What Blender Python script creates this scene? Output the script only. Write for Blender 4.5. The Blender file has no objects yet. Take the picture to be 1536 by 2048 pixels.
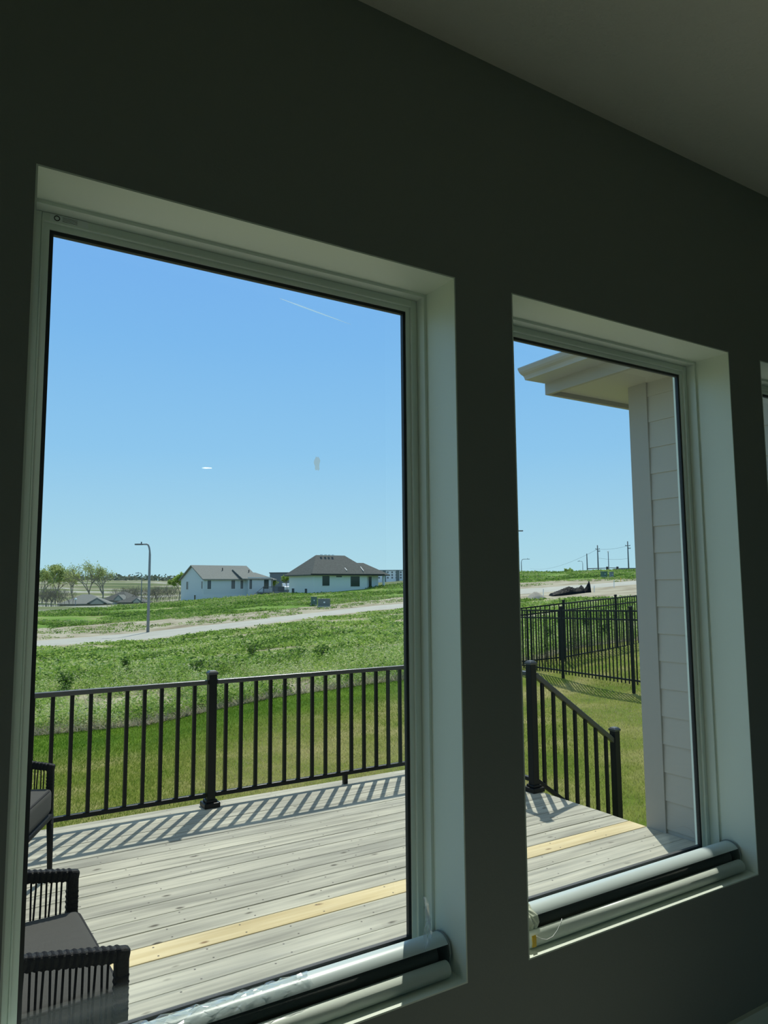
import bpy, bmesh, math, random
import numpy as np
from mathutils import Vector, Matrix

random.seed(7)
rng = np.random.default_rng(11)
S = bpy.context.scene
C = S.collection
PI = math.pi

# ------------------------------------------------------------------ camera
# X runs along the window wall to the right, Y points outdoors, Z up; the origin is the eye point
F, YAW, PITCH, ROLL = 1450.7, 0.5555, 0.10258, -0.00745
fwd = Vector((math.sin(YAW)*math.cos(PITCH), math.cos(YAW)*math.cos(PITCH), math.sin(PITCH)))
r0 = Vector((math.cos(YAW), -math.sin(YAW), 0)); u0 = r0.cross(fwd)
rt = r0*math.cos(ROLL)+u0*math.sin(ROLL); up = -r0*math.sin(ROLL)+u0*math.cos(ROLL)
cd = bpy.data.cameras.new('camera'); cam = bpy.data.objects.new('camera', cd); C.objects.link(cam)
cam.matrix_world = Matrix(((rt.x, up.x, -fwd.x, 0), (rt.y, up.y, -fwd.y, 0), (rt.z, up.z, -fwd.z, 0), (0, 0, 0, 1)))
cd.sensor_fit = 'VERTICAL'; cd.sensor_height = 36; cd.sensor_width = 27; cd.lens = 36*F/2048
cd.clip_start = .02; cd.clip_end = 6000
S.camera = cam

def site(px, py, D):
    """a place in the world on the bearing of a surveyed picture point, at depth D metres"""
    v = (rt*((px-768)/F) - up*((py-1024)/F) + fwd)*D
    return v

# ------------------------------------------------------------------ world, sun, exposure
W = bpy.data.worlds.new('sky'); S.world = W; W.use_nodes = True
nt = W.node_tree; nt.nodes.clear()
tc = nt.nodes.new('ShaderNodeTexCoord'); sx = nt.nodes.new('ShaderNodeSeparateXYZ')
nt.links.new(tc.outputs['Generated'], sx.inputs[0])
cr = nt.nodes.new('ShaderNodeValToRGB'); nt.links.new(sx.outputs['Z'], cr.inputs[0])
e = cr.color_ramp.elements
stops = [(0.0, (.49, .77, .87)), (.06, (.43, .73, .89)), (.18, (.30, .62, .93)), (.32, (.225, .53, .93)), (.46, (.19, .46, .93)), (.62, (.30, .46, .66)), (1, (.36, .42, .44))]
e[0].position, e[0].color = stops[0][0], (*stops[0][1], 1); e[1].position, e[1].color = stops[-1][0], (*stops[-1][1], 1)
for p_, c_ in stops[1:-1]:
    q = e.new(p_); q.color = (*c_, 1)
bgn = nt.nodes.new('ShaderNodeBackground'); nt.links.new(cr.outputs[0], bgn.inputs[0]); bgn.inputs[1].default_value = .86
wo = nt.nodes.new('ShaderNodeOutputWorld'); nt.links.new(bgn.outputs[0], wo.inputs[0])
sd = bpy.data.lights.new('sun', 'SUN'); sd.energy = 3.15; sd.angle = math.radians(.6); sd.color = (1, .965, .85)
sun = bpy.data.objects.new('sun', sd); C.objects.link(sun)
sun.rotation_euler = Vector((-.44, -.59, -1)).to_track_quat('-Z', 'Y').to_euler(); sun.location = (30, 40, 70)
S.view_settings.view_transform = 'Standard'; S.view_settings.look = 'None'
S.view_settings.exposure = 0.2; S.view_settings.gamma = 1.0; S.view_settings.use_curve_mapping = False

# ------------------------------------------------------------------ helpers
def setp(o, label=None, cat=None, group=None, kind=None):
    if label: o['label'] = label
    if cat: o['category'] = cat
    if group: o['group'] = group
    if kind: o['kind'] = kind
    return o
def empty(name, loc=(0, 0, 0), rz=0, **k):
    o = bpy.data.objects.new(name, None); C.objects.link(o); o.location = loc; o.rotation_euler = (0, 0, rz)
    o.empty_display_size = .1
    return setp(o, **k)
def copy_tree(o, parent=None):
    c = o.copy(); C.objects.link(c); c.parent = parent
    for ch in list(o.children): copy_tree(ch, c)
    return c

class MB:
    def __init__(s): s.v = []; s.f = []
    def add(s, vs, fs):
        n = len(s.v); s.v += [tuple(v) for v in vs]; s.f += [tuple(i+n for i in f) for f in fs]; return s
    def box(s, c, d, rz=0, M=None):
        hx, hy, hz = d[0]/2, d[1]/2, d[2]/2
        vs = [Vector((x, y, z)) for x in (-hx, hx) for y in (-hy, hy) for z in (-hz, hz)]
        R = M if M else Matrix.Rotation(rz, 3, 'Z')
        vs = [R @ v + Vector(c) for v in vs]
        return s.add(vs, [(0, 1, 3, 2), (4, 6, 7, 5), (0, 4, 5, 1), (2, 3, 7, 6), (0, 2, 6, 4), (1, 5, 7, 3)])
    def span(s, a, b):
        return s.box([(a[i]+b[i])/2 for i in range(3)], [abs(b[i]-a[i]) for i in range(3)])
    def bar(s, a, b, w, h=None, upv=(0, 0, 1)):
        a = Vector(a); b = Vector(b); h = h or w
        z = (b-a).normalized(); uu = Vector(upv)
        if abs(z.dot(uu)) > .99: uu = Vector((1, 0, 0))
        x = z.cross(uu).normalized(); y = x.cross(z)
        vs = [p + x*i*w/2 + y*j*h/2 for p in (a, b) for i, j in ((-1, -1), (1, -1), (1, 1), (-1, 1))]
        return s.add(vs, [(0, 3, 2, 1), (4, 5, 6, 7)]+[(i, (i+1) % 4, 4+(i+1) % 4, 4+i) for i in range(4)])
    def tube(s, pts, rad, n=8, caps=True):
        pts = [Vector(p) for p in pts]; rs = rad if isinstance(rad, (list, tuple)) else [rad]*len(pts)
        rings = []; px = None
        for i, p in enumerate(pts):
            t = (pts[min(i+1, len(pts)-1)]-pts[max(i-1, 0)]).normalized()
            if px is None:
                a = Vector((0, 0, 1)) if abs(t.z) < .9 else Vector((1, 0, 0)); px = t.cross(a).normalized()
            px = (px - t*px.dot(t)).normalized(); py = t.cross(px)
            rings.append([p + (px*math.cos(2*PI*k/n)+py*math.sin(2*PI*k/n))*rs[i] for k in range(n)])
        vs = [v for r in rings for v in r]; fs = []
        for i in range(len(pts)-1):
            for k in range(n):
                fs.append((i*n+k, i*n+(k+1) % n, (i+1)*n+(k+1) % n, (i+1)*n+k))
        if caps: fs.append(tuple(range(n))[::-1]); fs.append(tuple((len(pts)-1)*n+k for k in range(n)))
        return s.add(vs, fs)
    def prism(s, prof, x0, x1, axis='X'):
        """closed profile of (a,b) pairs swept along an axis"""
        n = len(prof)
        mk = {'X': lambda t, a, b: (t, a, b), 'Y': lambda t, a, b: (a, t, b), 'Z': lambda t, a, b: (a, b, t)}[axis]
        vs = [mk(x0, a, b) for a, b in prof]+[mk(x1, a, b) for a, b in prof]
        return s.add(vs, [tuple(range(n))[::-1], tuple(range(n, 2*n))]+[(i, (i+1) % n, n+(i+1) % n, n+i) for i in range(n)])
    def build(s, name, mat, parent=None, smooth=False, bevel=0, seg=2, **k):
        me = bpy.data.meshes.new(name); me.from_pydata(s.v, [], s.f)
        bm = bmesh.new(); bm.from_mesh(me); bmesh.ops.recalc_face_normals(bm, faces=bm.faces[:]); bm.to_mesh(me); bm.free()
        o = bpy.data.objects.new(name, me); C.objects.link(o); me.materials.append(mat)
        if parent is not None: o.parent = parent
        if smooth:
            for p in me.polygons: p.use_smooth = True
        if bevel:
            m = o.modifiers.new('bevel', 'BEVEL'); m.width = bevel; m.segments = seg; m.limit_method = 'ANGLE'
        return setp(o, **k)

def mat(name, col, rough=.6, metal=0, spec=.5, noise=0, nscale=5, bump=0, bscale=40, col2=None, stretch=(1, 1, 1), objrand=0):
    m = bpy.data.materials.new(name); m.use_nodes = True; t = m.node_tree; b = t.nodes['Principled BSDF']
    b.inputs['Roughness'].default_value = rough; b.inputs['Metallic'].default_value = metal
    b.inputs['Specular IOR Level'].default_value = spec
    b.inputs['Base Color'].default_value = (*col, 1)
    tcn = t.nodes.new('ShaderNodeTexCoord'); mp = t.nodes.new('ShaderNodeMapping'); mp.inputs['Scale'].default_value = stretch
    t.links.new(tcn.outputs['Object'], mp.inputs[0])
    if noise:
        n = t.nodes.new('ShaderNodeTexNoise'); n.inputs['Scale'].default_value = nscale; n.inputs['Detail'].default_value = 6
        t.links.new(mp.outputs[0], n.inputs['Vector'])
        mx = t.nodes.new('ShaderNodeMix'); mx.data_type = 'RGBA'
        c2 = col2 or tuple(min(1, c*(1-noise)) for c in col)
        mx.inputs[6].default_value = (*col, 1); mx.inputs[7].default_value = (*c2, 1)
        rr = t.nodes.new('ShaderNodeValToRGB'); rr.color_ramp.elements[0].position = .35; rr.color_ramp.elements[1].position = .65
        t.links.new(n.outputs[0], rr.inputs[0]); t.links.new(rr.outputs[0], mx.inputs[0]); t.links.new(mx.outputs[2], b.inputs['Base Color'])
    if bump:
        n = t.nodes.new('ShaderNodeTexNoise'); n.inputs['Scale'].default_value = bscale; n.inputs['Detail'].default_value = 4
        t.links.new(mp.outputs[0], n.inputs['Vector'])
        bp = t.nodes.new('ShaderNodeBump'); bp.inputs['Strength'].default_value = bump; bp.inputs['Distance'].default_value = .01
        t.links.new(n.outputs[0], bp.inputs['Height']); t.links.new(bp.outputs[0], b.inputs['Normal'])
    return m

def film(name, tint, refl, rough=0.0, clear=1.0):
    """thin see-through sheet: clear transmission with a fresnel mirror on top"""
    m = bpy.data.materials.new(name); m.use_nodes = True; t = m.node_tree; t.nodes.clear()
    o = t.nodes.new('ShaderNodeOutputMaterial'); mx = t.nodes.new('ShaderNodeMixShader'); tr = t.nodes.new('ShaderNodeBsdfTransparent')
    gl = t.nodes.new('ShaderNodeBsdfGlossy'); gl.inputs['Roughness'].default_value = rough
    tr.inputs[0].default_value = (*tint, 1)
    # Schlick reflectance, the same from both sides of the thin sheet
    gm = t.nodes.new('ShaderNodeNewGeometry'); dp = t.nodes.new('ShaderNodeVectorMath'); dp.operation = 'DOT_PRODUCT'
    t.links.new(gm.outputs['Incoming'], dp.inputs[0]); t.links.new(gm.outputs['Normal'], dp.inputs[1])
    def mth(op, a, b_=None, c_=None):
        q = t.nodes.new('ShaderNodeMath'); q.operation = op; q.use_clamp = (op == 'MULTIPLY_ADD')
        for i_, v in enumerate((a, b_, c_)):
            if v is None: continue
            if isinstance(v, (int, float)): q.inputs[i_].default_value = v
            else: t.links.new(v, q.inputs[i_])
        return q.outputs[0]
    p5 = mth('POWER', mth('SUBTRACT', 1.0, mth('ABSOLUTE', dp.outputs['Value'])), 5.0)
    t.links.new(mth('MULTIPLY_ADD', p5, .96*refl, .04*refl), mx.inputs[0])
    t.links.new(tr.outputs[0], mx.inputs[1]); t.links.new(gl.outputs[0], mx.inputs[2])
    if clear < 1:
        df = t.nodes.new('ShaderNodeBsdfTranslucent'); df.inputs[0].default_value = (.8, .85, .85, 1)
        d2 = t.nodes.new('ShaderNodeBsdfDiffuse'); d2.inputs[0].default_value = (.75, .8, .8, 1)
        ms = t.nodes.new('ShaderNodeMixShader'); ms.inputs[0].default_value = .5
        t.links.new(df.outputs[0], ms.inputs[1]); t.links.new(d2.outputs[0], ms.inputs[2])
        m2 = t.nodes.new('ShaderNodeMixShader'); m2.inputs[0].default_value = 1-clear
        t.links.new(mx.outputs[0], m2.inputs[1]); t.links.new(ms.outputs[0], m2.inputs[2]); t.links.new(m2.outputs[0], o.inputs[0])
    else: t.links.new(mx.outputs[0], o.inputs[0])
    return m

M = {}
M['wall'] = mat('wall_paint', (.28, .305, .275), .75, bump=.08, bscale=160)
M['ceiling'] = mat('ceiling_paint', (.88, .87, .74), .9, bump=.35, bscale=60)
M['floor'] = mat('floor_wood', (.56, .54, .46), .45, noise=.25, nscale=3, stretch=(1, 8, 1))
M['added_grass'] = mat('added_lawn', (.20, .26, .07), .9, noise=.3, nscale=2)
M['trim'] = mat('white_trim_paint', (.84, .92, .80), .4)
M['vinyl'] = mat('white_vinyl', (.78, .86, .77), .35)
M['gasket'] = mat('black_gasket', (.012, .014, .016), .5)
M['glass'] = film('window_glass', (.985, .995, .99), .9)
M['glass_spot'] = film('pale_spot_film', (.95, .93, .85), .3, .4, .55)
M['sticker'] = mat('paper_sticker', (.80, .86, .84), .5)
M['ink'] = mat('black_ink', (.02, .02, .02), .5)
M['shade_cover'] = mat('shade_cover', (.68, .78, .76), .28)
M['shade_fabric'] = mat('shade_fabric', (.15, .165, .15), .9, bump=.1, bscale=300)
M['end_cap'] = mat('end_cap', (.25, .29, .28), .4)
M['plastic'] = film('clear_plastic_wrap', (.95, .97, .97), 3.0, .12, .78)
M['cord'] = mat('white_cord', (.8, .85, .82), .5)
M['yellow'] = mat('yellow_tag', (.75, .50, .04), .5)
M['masking'] = mat('paper_wad', (.70, .76, .62), .7, bump=.3, bscale=60)
M['black_metal'] = mat('black_powder_coat', (.005, .0065, .0065), .42, spec=.25)
M['rail_glint'] = mat('black_rail_glint', (.022, .025, .025), .38, spec=1.0)  # base colour raised above the posts' black to carry the sun glint
M['fence_metal'] = mat('black_fence_metal', (.006, .008, .008), .5, spec=.25)
M['wicker'] = mat('charcoal_wicker', (.008, .009, .010), .6, spec=.2, bump=.6, bscale=90)
M['rope'] = mat('charcoal_rope', (.007, .008, .011), .75, spec=.15, bump=.4, bscale=200)
M['cushion'] = mat('grey_cushion_fabric', (.090, .090, .085), .95, spec=.2, noise=.15, nscale=220, bump=.1, bscale=400)
M['piping'] = mat('dark_piping', (.02, .02, .022), .9)
M['siding'] = mat('grey_siding', (.43, .415, .36), .65, bump=.12, bscale=30, stretch=(1, .15, 1))
M['siding_trim'] = mat('grey_corner_board', (.385, .375, .33), .65, bump=.15, bscale=30, stretch=(1, 1, .1))
M['soffit'] = mat('cream_soffit', (.50, .49, .42), .7)
M['gutter'] = mat('gutter_metal', (.42, .43, .42), .5, noise=.12, nscale=4)
M['shingle'] = mat('roof_shingle', (.25, .265, .24), .9, noise=.25, nscale=8)
M['shingle_dark'] = mat('dark_roof_shingle', (.115, .125, .115), .9, noise=.3, nscale=4)
M['house_white'] = mat('white_house_siding', (.62, .68, .68), .7)
M['house_white2'] = mat('cool_white_stucco', (.70, .75, .72), .7)
M['house_trim'] = mat('pale_trim', (.72, .76, .76), .6)
M['dark_glass'] = mat('dark_window_glass', (.03, .05, .05), .12)
M['mid_glass'] = mat('grey_window_glass', (.12, .14, .15), .2)
M['fascia_dark'] = mat('dark_fascia', (.03, .03, .03), .6)
M['tan_wall'] = mat('tan_wall', (.45, .43, .37), .8)
M['dark_building'] = mat('dark_building_wall', (.15, .18, .19), .8)
M['concrete'] = mat('pale_concrete', (.47, .465, .40), .85, noise=.12, nscale=.6)
M['pole'] = mat('galvanised_pole', (.21, .235, .25), .5)
M['far_pole'] = mat('weathered_pole', (.11, .13, .14), .8)
M['wire'] = mat('power_wire', (.13, .16, .18), .7)
M['util_green'] = mat('utility_green', (.10, .17, .13), .6)
M['util_grey'] = mat('utility_grey_green', (.13, .17, .16), .6)
M['tarp'] = mat('black_plastic_sheet', (.006, .009, .012), .7, spec=.1, bump=.3, bscale=2)
M['dirt'] = mat('grey_dirt', (.33, .31, .26), .95, bump=.5, bscale=3)
M['bark'] = mat('tree_bark', (.26, .24, .19), .9)
M['twig'] = mat('grey_twigs', (.24, .22, .185), .95)
M['globe'] = mat('white_globe', (.9, .95, .95), .4)
M['white_body'] = mat('white_truck_paint', (.75, .78, .8), .3)
M['tyre'] = mat('rubber', (.02, .02, .02), .8)
M['contrail'] = mat('ice_trail', (.9, .95, 1), .9)

def leafmat(name, cols, trans=.45):
    m = bpy.data.materials.new(name); m.use_nodes = True; t = m.node_tree; b = t.nodes['Principled BSDF']
    at = t.nodes.new('ShaderNodeAttribute'); at.attribute_name = 'tone'
    r = t.nodes.new('ShaderNodeValToRGB'); t.links.new(at.outputs['Fac'], r.inputs[0])
    el = r.color_ramp.elements
    el[0].position, el[0].color = 0, (*cols[0], 1); el[1].position, el[1].color = 1, (*cols[-1], 1)
    for i, c in enumerate(cols[1:-1]):
        q = el.new((i+1)/(len(cols)-1)); q.color = (*c, 1)
    t.links.new(r.outputs[0], b.inputs['Base Color']); b.inputs['Roughness'].default_value = .7
    b.inputs['Specular IOR Level'].default_value = .2
    tl = t.nodes.new('ShaderNodeBsdfTranslucent'); t.links.new(r.outputs[0], tl.inputs[0])
    mx = t.nodes.new('ShaderNodeMixShader'); mx.inputs[0].default_value = trans
    t.links.new(b.outputs[0], mx.inputs[1]); t.links.new(tl.outputs[0], mx.inputs[2])
    t.links.new(mx.outputs[0], t.nodes['Material Output'].inputs[0])
    return m
M['lawn_blades'] = leafmat('lawn_blades', [(.07, .18, .004), (.17, .25, .02), (.32, .33, .09), (.60, .53, .28)])
M['weed_leaf'] = leafmat('weed_leaf', [(.07, .14, .03), (.25, .40, .06), (.42, .56, .15), (.68, .68, .40)])
M['far_weed'] = leafmat('far_weed_leaf', [(.06, .13, .03), (.18, .31, .05), (.29, .43, .10), (.46, .48, .24)])
M['straw'] = leafmat('dry_straw', [(.20, .18, .12), (.36, .33, .23), (.48, .45, .34)])
M['spring_leaf'] = leafmat('spring_leaf', [(.24, .30, .09), (.42, .50, .18), (.58, .64, .30)])
M['bush_leaf'] = leafmat('bush_leaf', [(.16, .25, .06), (.34, .48, .10), (.50, .62, .18)])

def quick_mesh(name, verts, faces_n, idx, material, parent=None, tone=None, smooth=False):
    """numpy mesh: verts (n,3), idx flat loops, faces_n vertices per face"""
    me = bpy.data.meshes.new(name); nf = len(idx)//faces_n
    me.vertices.add(len(verts)); me.vertices.foreach_set('co', np.asarray(verts, np.float32).ravel())
    me.loops.add(len(idx)); me.loops.foreach_set('vertex_index', np.asarray(idx, np.int32))
    me.polygons.add(nf); me.polygons.foreach_set('loop_start', np.arange(nf, dtype=np.int32)*faces_n)
    me.polygons.foreach_set('loop_total', np.full(nf, faces_n, np.int32))
    me.update(calc_edges=True); me.validate()
    if tone is not None:
        a = me.attributes.new('tone', 'FLOAT', 'FACE'); a.data.foreach_set('value', np.asarray(tone, np.float32))
    me.materials.append(material)
    o = bpy.data.objects.new(name, me); C.objects.link(o)
    if parent is not None: o.parent = parent
    return o

# ================================================================== the room
WY = 1.556            # inner face of the window wall
WO = 1.765            # its outer face
GY = 1.740            # glass
FZ, CZ, SZ, TZ = -1.55, 1.565, -1.004, .862     # floor, ceiling, sill, window head
WIN = [(.139, 1.206), (1.414, 2.483), (2.684, 3.752)]
ROOM_X0, ROOM_X1, ROOM_Y0 = -3.6, 3.98, -7.2

wall = MB()
xs = [ROOM_X0-.15, WIN[0][0], WIN[0][1], WIN[1][0], WIN[1][1], WIN[2][0], WIN[2][1], ROOM_X1+.15]
for i in range(0, 8, 2): wall.span((xs[i], WY, FZ-1.2), (xs[i+1], WO, CZ+.15))
for a, b in WIN:
    wall.span((a, WY, FZ-1.2), (b, WO, SZ)); wall.span((a, WY, TZ), (b, WO, CZ+.15))
def split_mat(o, rule, m2):
    o.data.materials.append(m2)
    for p in o.data.polygons:
        if rule(p): p.material_index = 1
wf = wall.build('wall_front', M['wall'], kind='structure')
# outside of the same wall is clad in grey siding
split_mat(wf, lambda p: p.normal.y > .9, M['siding'])
MB().span((ROOM_X0-.15, ROOM_Y0, FZ-.2), (ROOM_X1+.15, WY, FZ)).build('floor', M['floor'], kind='structure')
MB().span((ROOM_X0-.15, ROOM_Y0, CZ), (ROOM_X1+.15, WY, CZ+.15)).build('ceiling', M['ceiling'], kind='structure')
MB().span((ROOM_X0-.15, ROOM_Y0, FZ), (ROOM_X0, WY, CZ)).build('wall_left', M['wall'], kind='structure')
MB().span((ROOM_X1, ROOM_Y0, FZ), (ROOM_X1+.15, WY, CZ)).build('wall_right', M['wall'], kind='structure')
BX0, BX1, BZ1 = -3.4, .25, .95                       # unseen glazed doors added behind the viewer to brighten the room
bw = MB(); bw.span((ROOM_X0-.15, ROOM_Y0-.15, FZ), (BX0, ROOM_Y0, CZ)); bw.span((BX1, ROOM_Y0-.15, FZ), (ROOM_X1+.15, ROOM_Y0, CZ)); bw.span((BX0, ROOM_Y0-.15, BZ1), (BX1, ROOM_Y0, CZ))
bw.build('wall_back', M['wall'], kind='structure')
MB().span((-60, -90, -2.45), (60, ROOM_Y0-.15, -2.35)).build('added_yard', M['added_grass'], kind='structure')  # unseen lawn added to keep bright sky colour from below out of the doors
MB().span((ROOM_X0, WY-.016, FZ), (ROOM_X1, WY, FZ+.13)).build('baseboard_front', M['trim'], kind='structure')

def ring(a, b, z0, z1, w, y0, y1):
    m = MB()
    m.span((a, y0, z0), (a+w, y1, z1)); m.span((b-w, y0, z0), (b, y1, z1))
    m.span((a+w, y0, z0), (b-w, y1, z0+w)); m.span((a+w, y0, z1-w), (b-w, y1, z1))
    return m
for i, (a, b) in enumerate(WIN):
    w = empty('window_%d' % (i+1), (0, 0, 0), kind='structure')
    # reveal liner: painted boards that line the opening
    t = .004
    m = MB(); m.span((a, WY-.0005, SZ), (a+t, 1.691, TZ)); m.span((b-t, WY-.0005, SZ), (b, 1.691, TZ))
    m.span((a+t, WY-.0005, TZ-t), (b-t, 1.691, TZ)); m.span((a+t, WY-.0005, SZ), (b-t, 1.691, SZ+t))
    m.build('window_reveal', M['trim'], w)
    ring(a, b, SZ, TZ, .013, 1.691, WO).build('outer_frame', M['vinyl'], w)
    ring(a+.013, b-.013, SZ+.013, TZ-.013, .019, 1.727, WO+.012).build('window_frame', M['vinyl'], w, bevel=.002)
    ring(a+.032, b-.032, SZ+.032, TZ-.032, .003, 1.724, 1.75).build('glazing_bead', M['vinyl'], w)
    ring(a+.035, b-.035, SZ+.035, TZ-.035, .014, 1.732, 1.752).build('inner_sash', M['vinyl'], w)
    ring(a+.049, b-.049, SZ+.049, TZ-.049, .009, 1.7365, 1.749).build('gasket', M['gasket'], w)
    MB().span((a+.055, GY, SZ+.055), (b-.055, GY+.0005, TZ-.055)).build('glass_pane', M['glass'], w)
    pd = bpy.data.lights.new('window_portal', 'AREA'); pd.shape = 'RECTANGLE'; pd.size = b-a-.1; pd.size_y = TZ-SZ-.1
    pd.cycles.is_portal = True
    po = bpy.data.objects.new('window_portal', pd); C.objects.link(po); po.location = ((a+b)/2, GY+.06, (SZ+TZ)/2)
    po.rotation_euler = (-PI/2, 0, 0)
    if i == 0:
        # care sticker on the frame head, with a dark round mark and lines of small print
        s = MB(); s.span((.187, 1.7255, .8305), (.268, 1.727, .8475)); st = s.build('sticker', M['sticker'], w, label='pale paper sticker with a dark round mark')
        k = MB()
        c0 = (.2015, .839)
        pts = [(c0[0]+.0055*math.cos(q*PI/10), 1.7253, c0[1]+.0055*math.sin(q*PI/10)) for q in range(21)]
        k.tube(pts, .0012, 5)
        for z in (.8435, .8405, .8375, .8345): k.span((.213, 1.7252, z-.0004), (.245, 1.7256, z+.0004))
        k.build('sticker_print', M['ink'], st)
        s = MB(); s.add([(.868+.010*math.cos(q*PI/8)*(1 if q % 3 else .7), GY-.0012, .332+.021*math.sin(q*PI/8)*(1 if q % 4 else .8)) for q in range(16)], [tuple(range(16))])
        s.build('pane_spot', M['glass_spot'], w)  # small pale translucent oval on the pane

w = empty('added_door_1', (0, 0, 0), kind='structure')  # added doors, out of view, let extra daylight into the room
for k_ in range(3):
    a, b = BX0+(BX1-BX0)*k_/3, BX0+(BX1-BX0)*(k_+1)/3
    ring(a, b, FZ, BZ1, .07, ROOM_Y0-.10, ROOM_Y0-.05).build('added_door_panel', M['vinyl'], w)
    MB().span((a+.07, ROOM_Y0-.078, FZ+.07), (b-.07, ROOM_Y0-.0775, BZ1-.07)).build('glass_pane', M['glass'], w)
pd = bpy.data.lights.new('added_door_portal', 'AREA'); pd.shape = 'RECTANGLE'; pd.size = BX1-BX0-.1; pd.size_y = BZ1-FZ-.1; pd.cycles.is_portal = True
po = bpy.data.objects.new('added_door_portal', pd); C.objects.link(po); po.location = ((BX0+BX1)/2, ROOM_Y0-.13, (FZ+BZ1)/2); po.rotation_euler = (PI/2, 0, 0)

# ---- roller shades lying in their covers on the sills
def roller_shade(x0, x1, label, variant):
    t = empty('roller_shade', ((x0+x1)/2, 1.63, SZ+.004), label=label, cat='window shade', group='roller shades lying on the window sills')
    L = (x1-x0)/2; Y = lambda y: y-1.63; Z = lambda z: z-SZ-.004
    arc = lambda q, g=0: (Y(1.652-(.038+g)*math.sin(q)), Z(-.945+(.030+g)*math.cos(q)))
    qs = [-PI/2+i*math.radians(154)/26 for i in range(27)]
    prof = [arc(q) for q in qs]+[arc(q, -.003) for q in qs[::-1]]
    c_ = MB().prism(prof, -L+.004, L-.004).build('cover', M['shade_cover'], t)
    for p in c_.data.polygons: p.use_smooth = len(p.vertices) == 4 and p.area > 1e-5
    c_.modifiers.new('edges', 'EDGE_SPLIT').split_angle = math.radians(40)
    r = MB(); r.tube([(x, Y(1.655), Z(-.963)) for x in (-L+.03, L-.03)], .029, 32); f = r.build('shade_roll', M['shade_fabric'], t)
    for p in f.data.polygons: p.use_smooth = len(p.vertices) == 4
    b = MB(); b.tube([(x, Y(1.602), Z(-.9805)) for x in (-L+.022, L-.022)], .0205, 32); f = b.build('bottom_bar', M['vinyl'], t)
    for p in f.data.polygons: p.use_smooth = len(p.vertices) == 4
    MB().span((-L+.004, Y(1.687), Z(-1.0)), (L-.004, Y(1.6905), Z(-.940))).build('back_plate', M['shade_cover'], t)
    for s in (-1, 1):
        cap = [(Y(1.690), Z(-1.0))]+[arc(q, .003) for q in qs]+[(Y(1.611), Z(-.955)), (Y(1.613), Z(-.97)), (Y(1.63), Z(-1.0))]
        x = s*(L-.002)
        MB().prism(cap, x-.002, x+.002).build('end_cap', M['end_cap'], t)
    return t
roller_shade(.150, 1.196, 'pale roller shade with bottom bar lying on the sill of the large left window', 0)
roller_shade(1.425, 2.472, 'pale roller shade with bottom bar lying on the sill of the middle window', 1)
roller_shade(2.695, 3.742, 'pale roller shade lying on the sill of the third window by the frame edge', 2)

def crumple(name, x0, x1, y0, y1, zf, nx, ny, amp, seed, label, cat):
    r = random.Random(seed); vs = []; fs = []
    for i in range(nx):
        for j in range(ny):
            u, v = i/(nx-1), j/(ny-1)
            vs.append((x0+(x1-x0)*u+r.uniform(-1, 1)*(x1-x0)/nx*.45, y0+(y1-y0)*v+r.uniform(-1, 1)*(y1-y0)/ny*.3, zf(u, v)+r.uniform(0, amp)))
    for i in range(nx-1):
        for j in range(ny-1):
            a = i*ny+j; fs += [(a, a+ny, a+ny+1), (a, a+ny+1, a+1)] if r.random() < .5 else [(a, a+ny, a+1), (a+ny, a+ny+1, a+1)]
    m = MB(); m.v = vs; m.f = fs
    o = m.build(name, M['plastic'], label=label, cat=cat)
    return o
def arc_z(y):                                     # top of the shade cover at depth y
    return -.945+.030*math.sqrt(max(0, 1-((1.652-y)/.038)**2))
crumple('plastic_wrap', .33, .80, 1.619, 1.662, lambda u, v: arc_z(1.619+.043*v)+.001+.003*math.sin(u*26)**2, 40, 7, .006, 5,
        'crinkled clear plastic film clinging to the cover of the left window shade', 'plastic film')
# upright tuft of clear wrap at the right end of the left window
r = random.Random(3); vs = []; fs = []
for i in range(12):
    for j in range(7):
        u, v = i/11, j/6
        w_ = .055*(1-.55*v)
        vs.append((1.150-.012*v+(u-.5)*w_*1.1+r.uniform(-.005, .005), 1.640+(u-.5)*.05+r.uniform(-.010, .010), -.912+.100*v-.018*abs(u-.5)*2+r.uniform(-.005, .007)))
for i in range(11):
    for j in range(6):
        a = i*7+j; fs += [(a, a+7, a+8), (a, a+8, a+1)]
m = MB(); m.v = vs; m.f = fs
m.build('plastic_wrap', M['plastic'], label='upright tuft of clear plastic wrap at right end of the left window sill', cat='plastic film')
# paper wad, tag and cord at the left end of the middle shade
r = random.Random(9); vs = []; fs = []
for i in range(11):
    for j in range(8):
        a_ = -.6+j/7*2.9; rad = 1+r.uniform(0, .13)
        vs.append((1.421+.0078*i+r.uniform(-.003, .003)+.006*math.sin(j*1.7), 1.652-.043*rad*math.sin(a_), -.950+.040*rad*math.cos(a_)))
for i in range(10):
    for j in range(7):
        a = i*8+j; fs += [(a, a+8, a+9, a+1)]
m = MB(); m.v = vs; m.f = fs
pw = m.build('wrapping_paper', M['masking'], label='crumpled off-white paper taped around left end of the middle window shade', cat='paper')
so = pw.modifiers.new('s', 'SOLIDIFY'); so.thickness = .0012
MB().prism([(1.5800, -.992), (1.5800, -.966), (1.5825, -.962), (1.5825, -.992)], 1.452, 1.466).build('tag', M['yellow'], label='small yellow tag on the bar of the middle window shade', cat='tag')
cp = [(1.4485, 1.560, -.953), (1.462, 1.557, -.962), (1.482, 1.555, -.968), (1.505, 1.556, -.966), (1.525, 1.558, -.955), (1.545, 1.563, -.940), (1.552, 1.567, -.934)]
MB().tube(cp, .0012, 6).build('cord', M['cord'], label='thin curved white cord hanging off the middle window shade', cat='cord', smooth=True)

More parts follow.
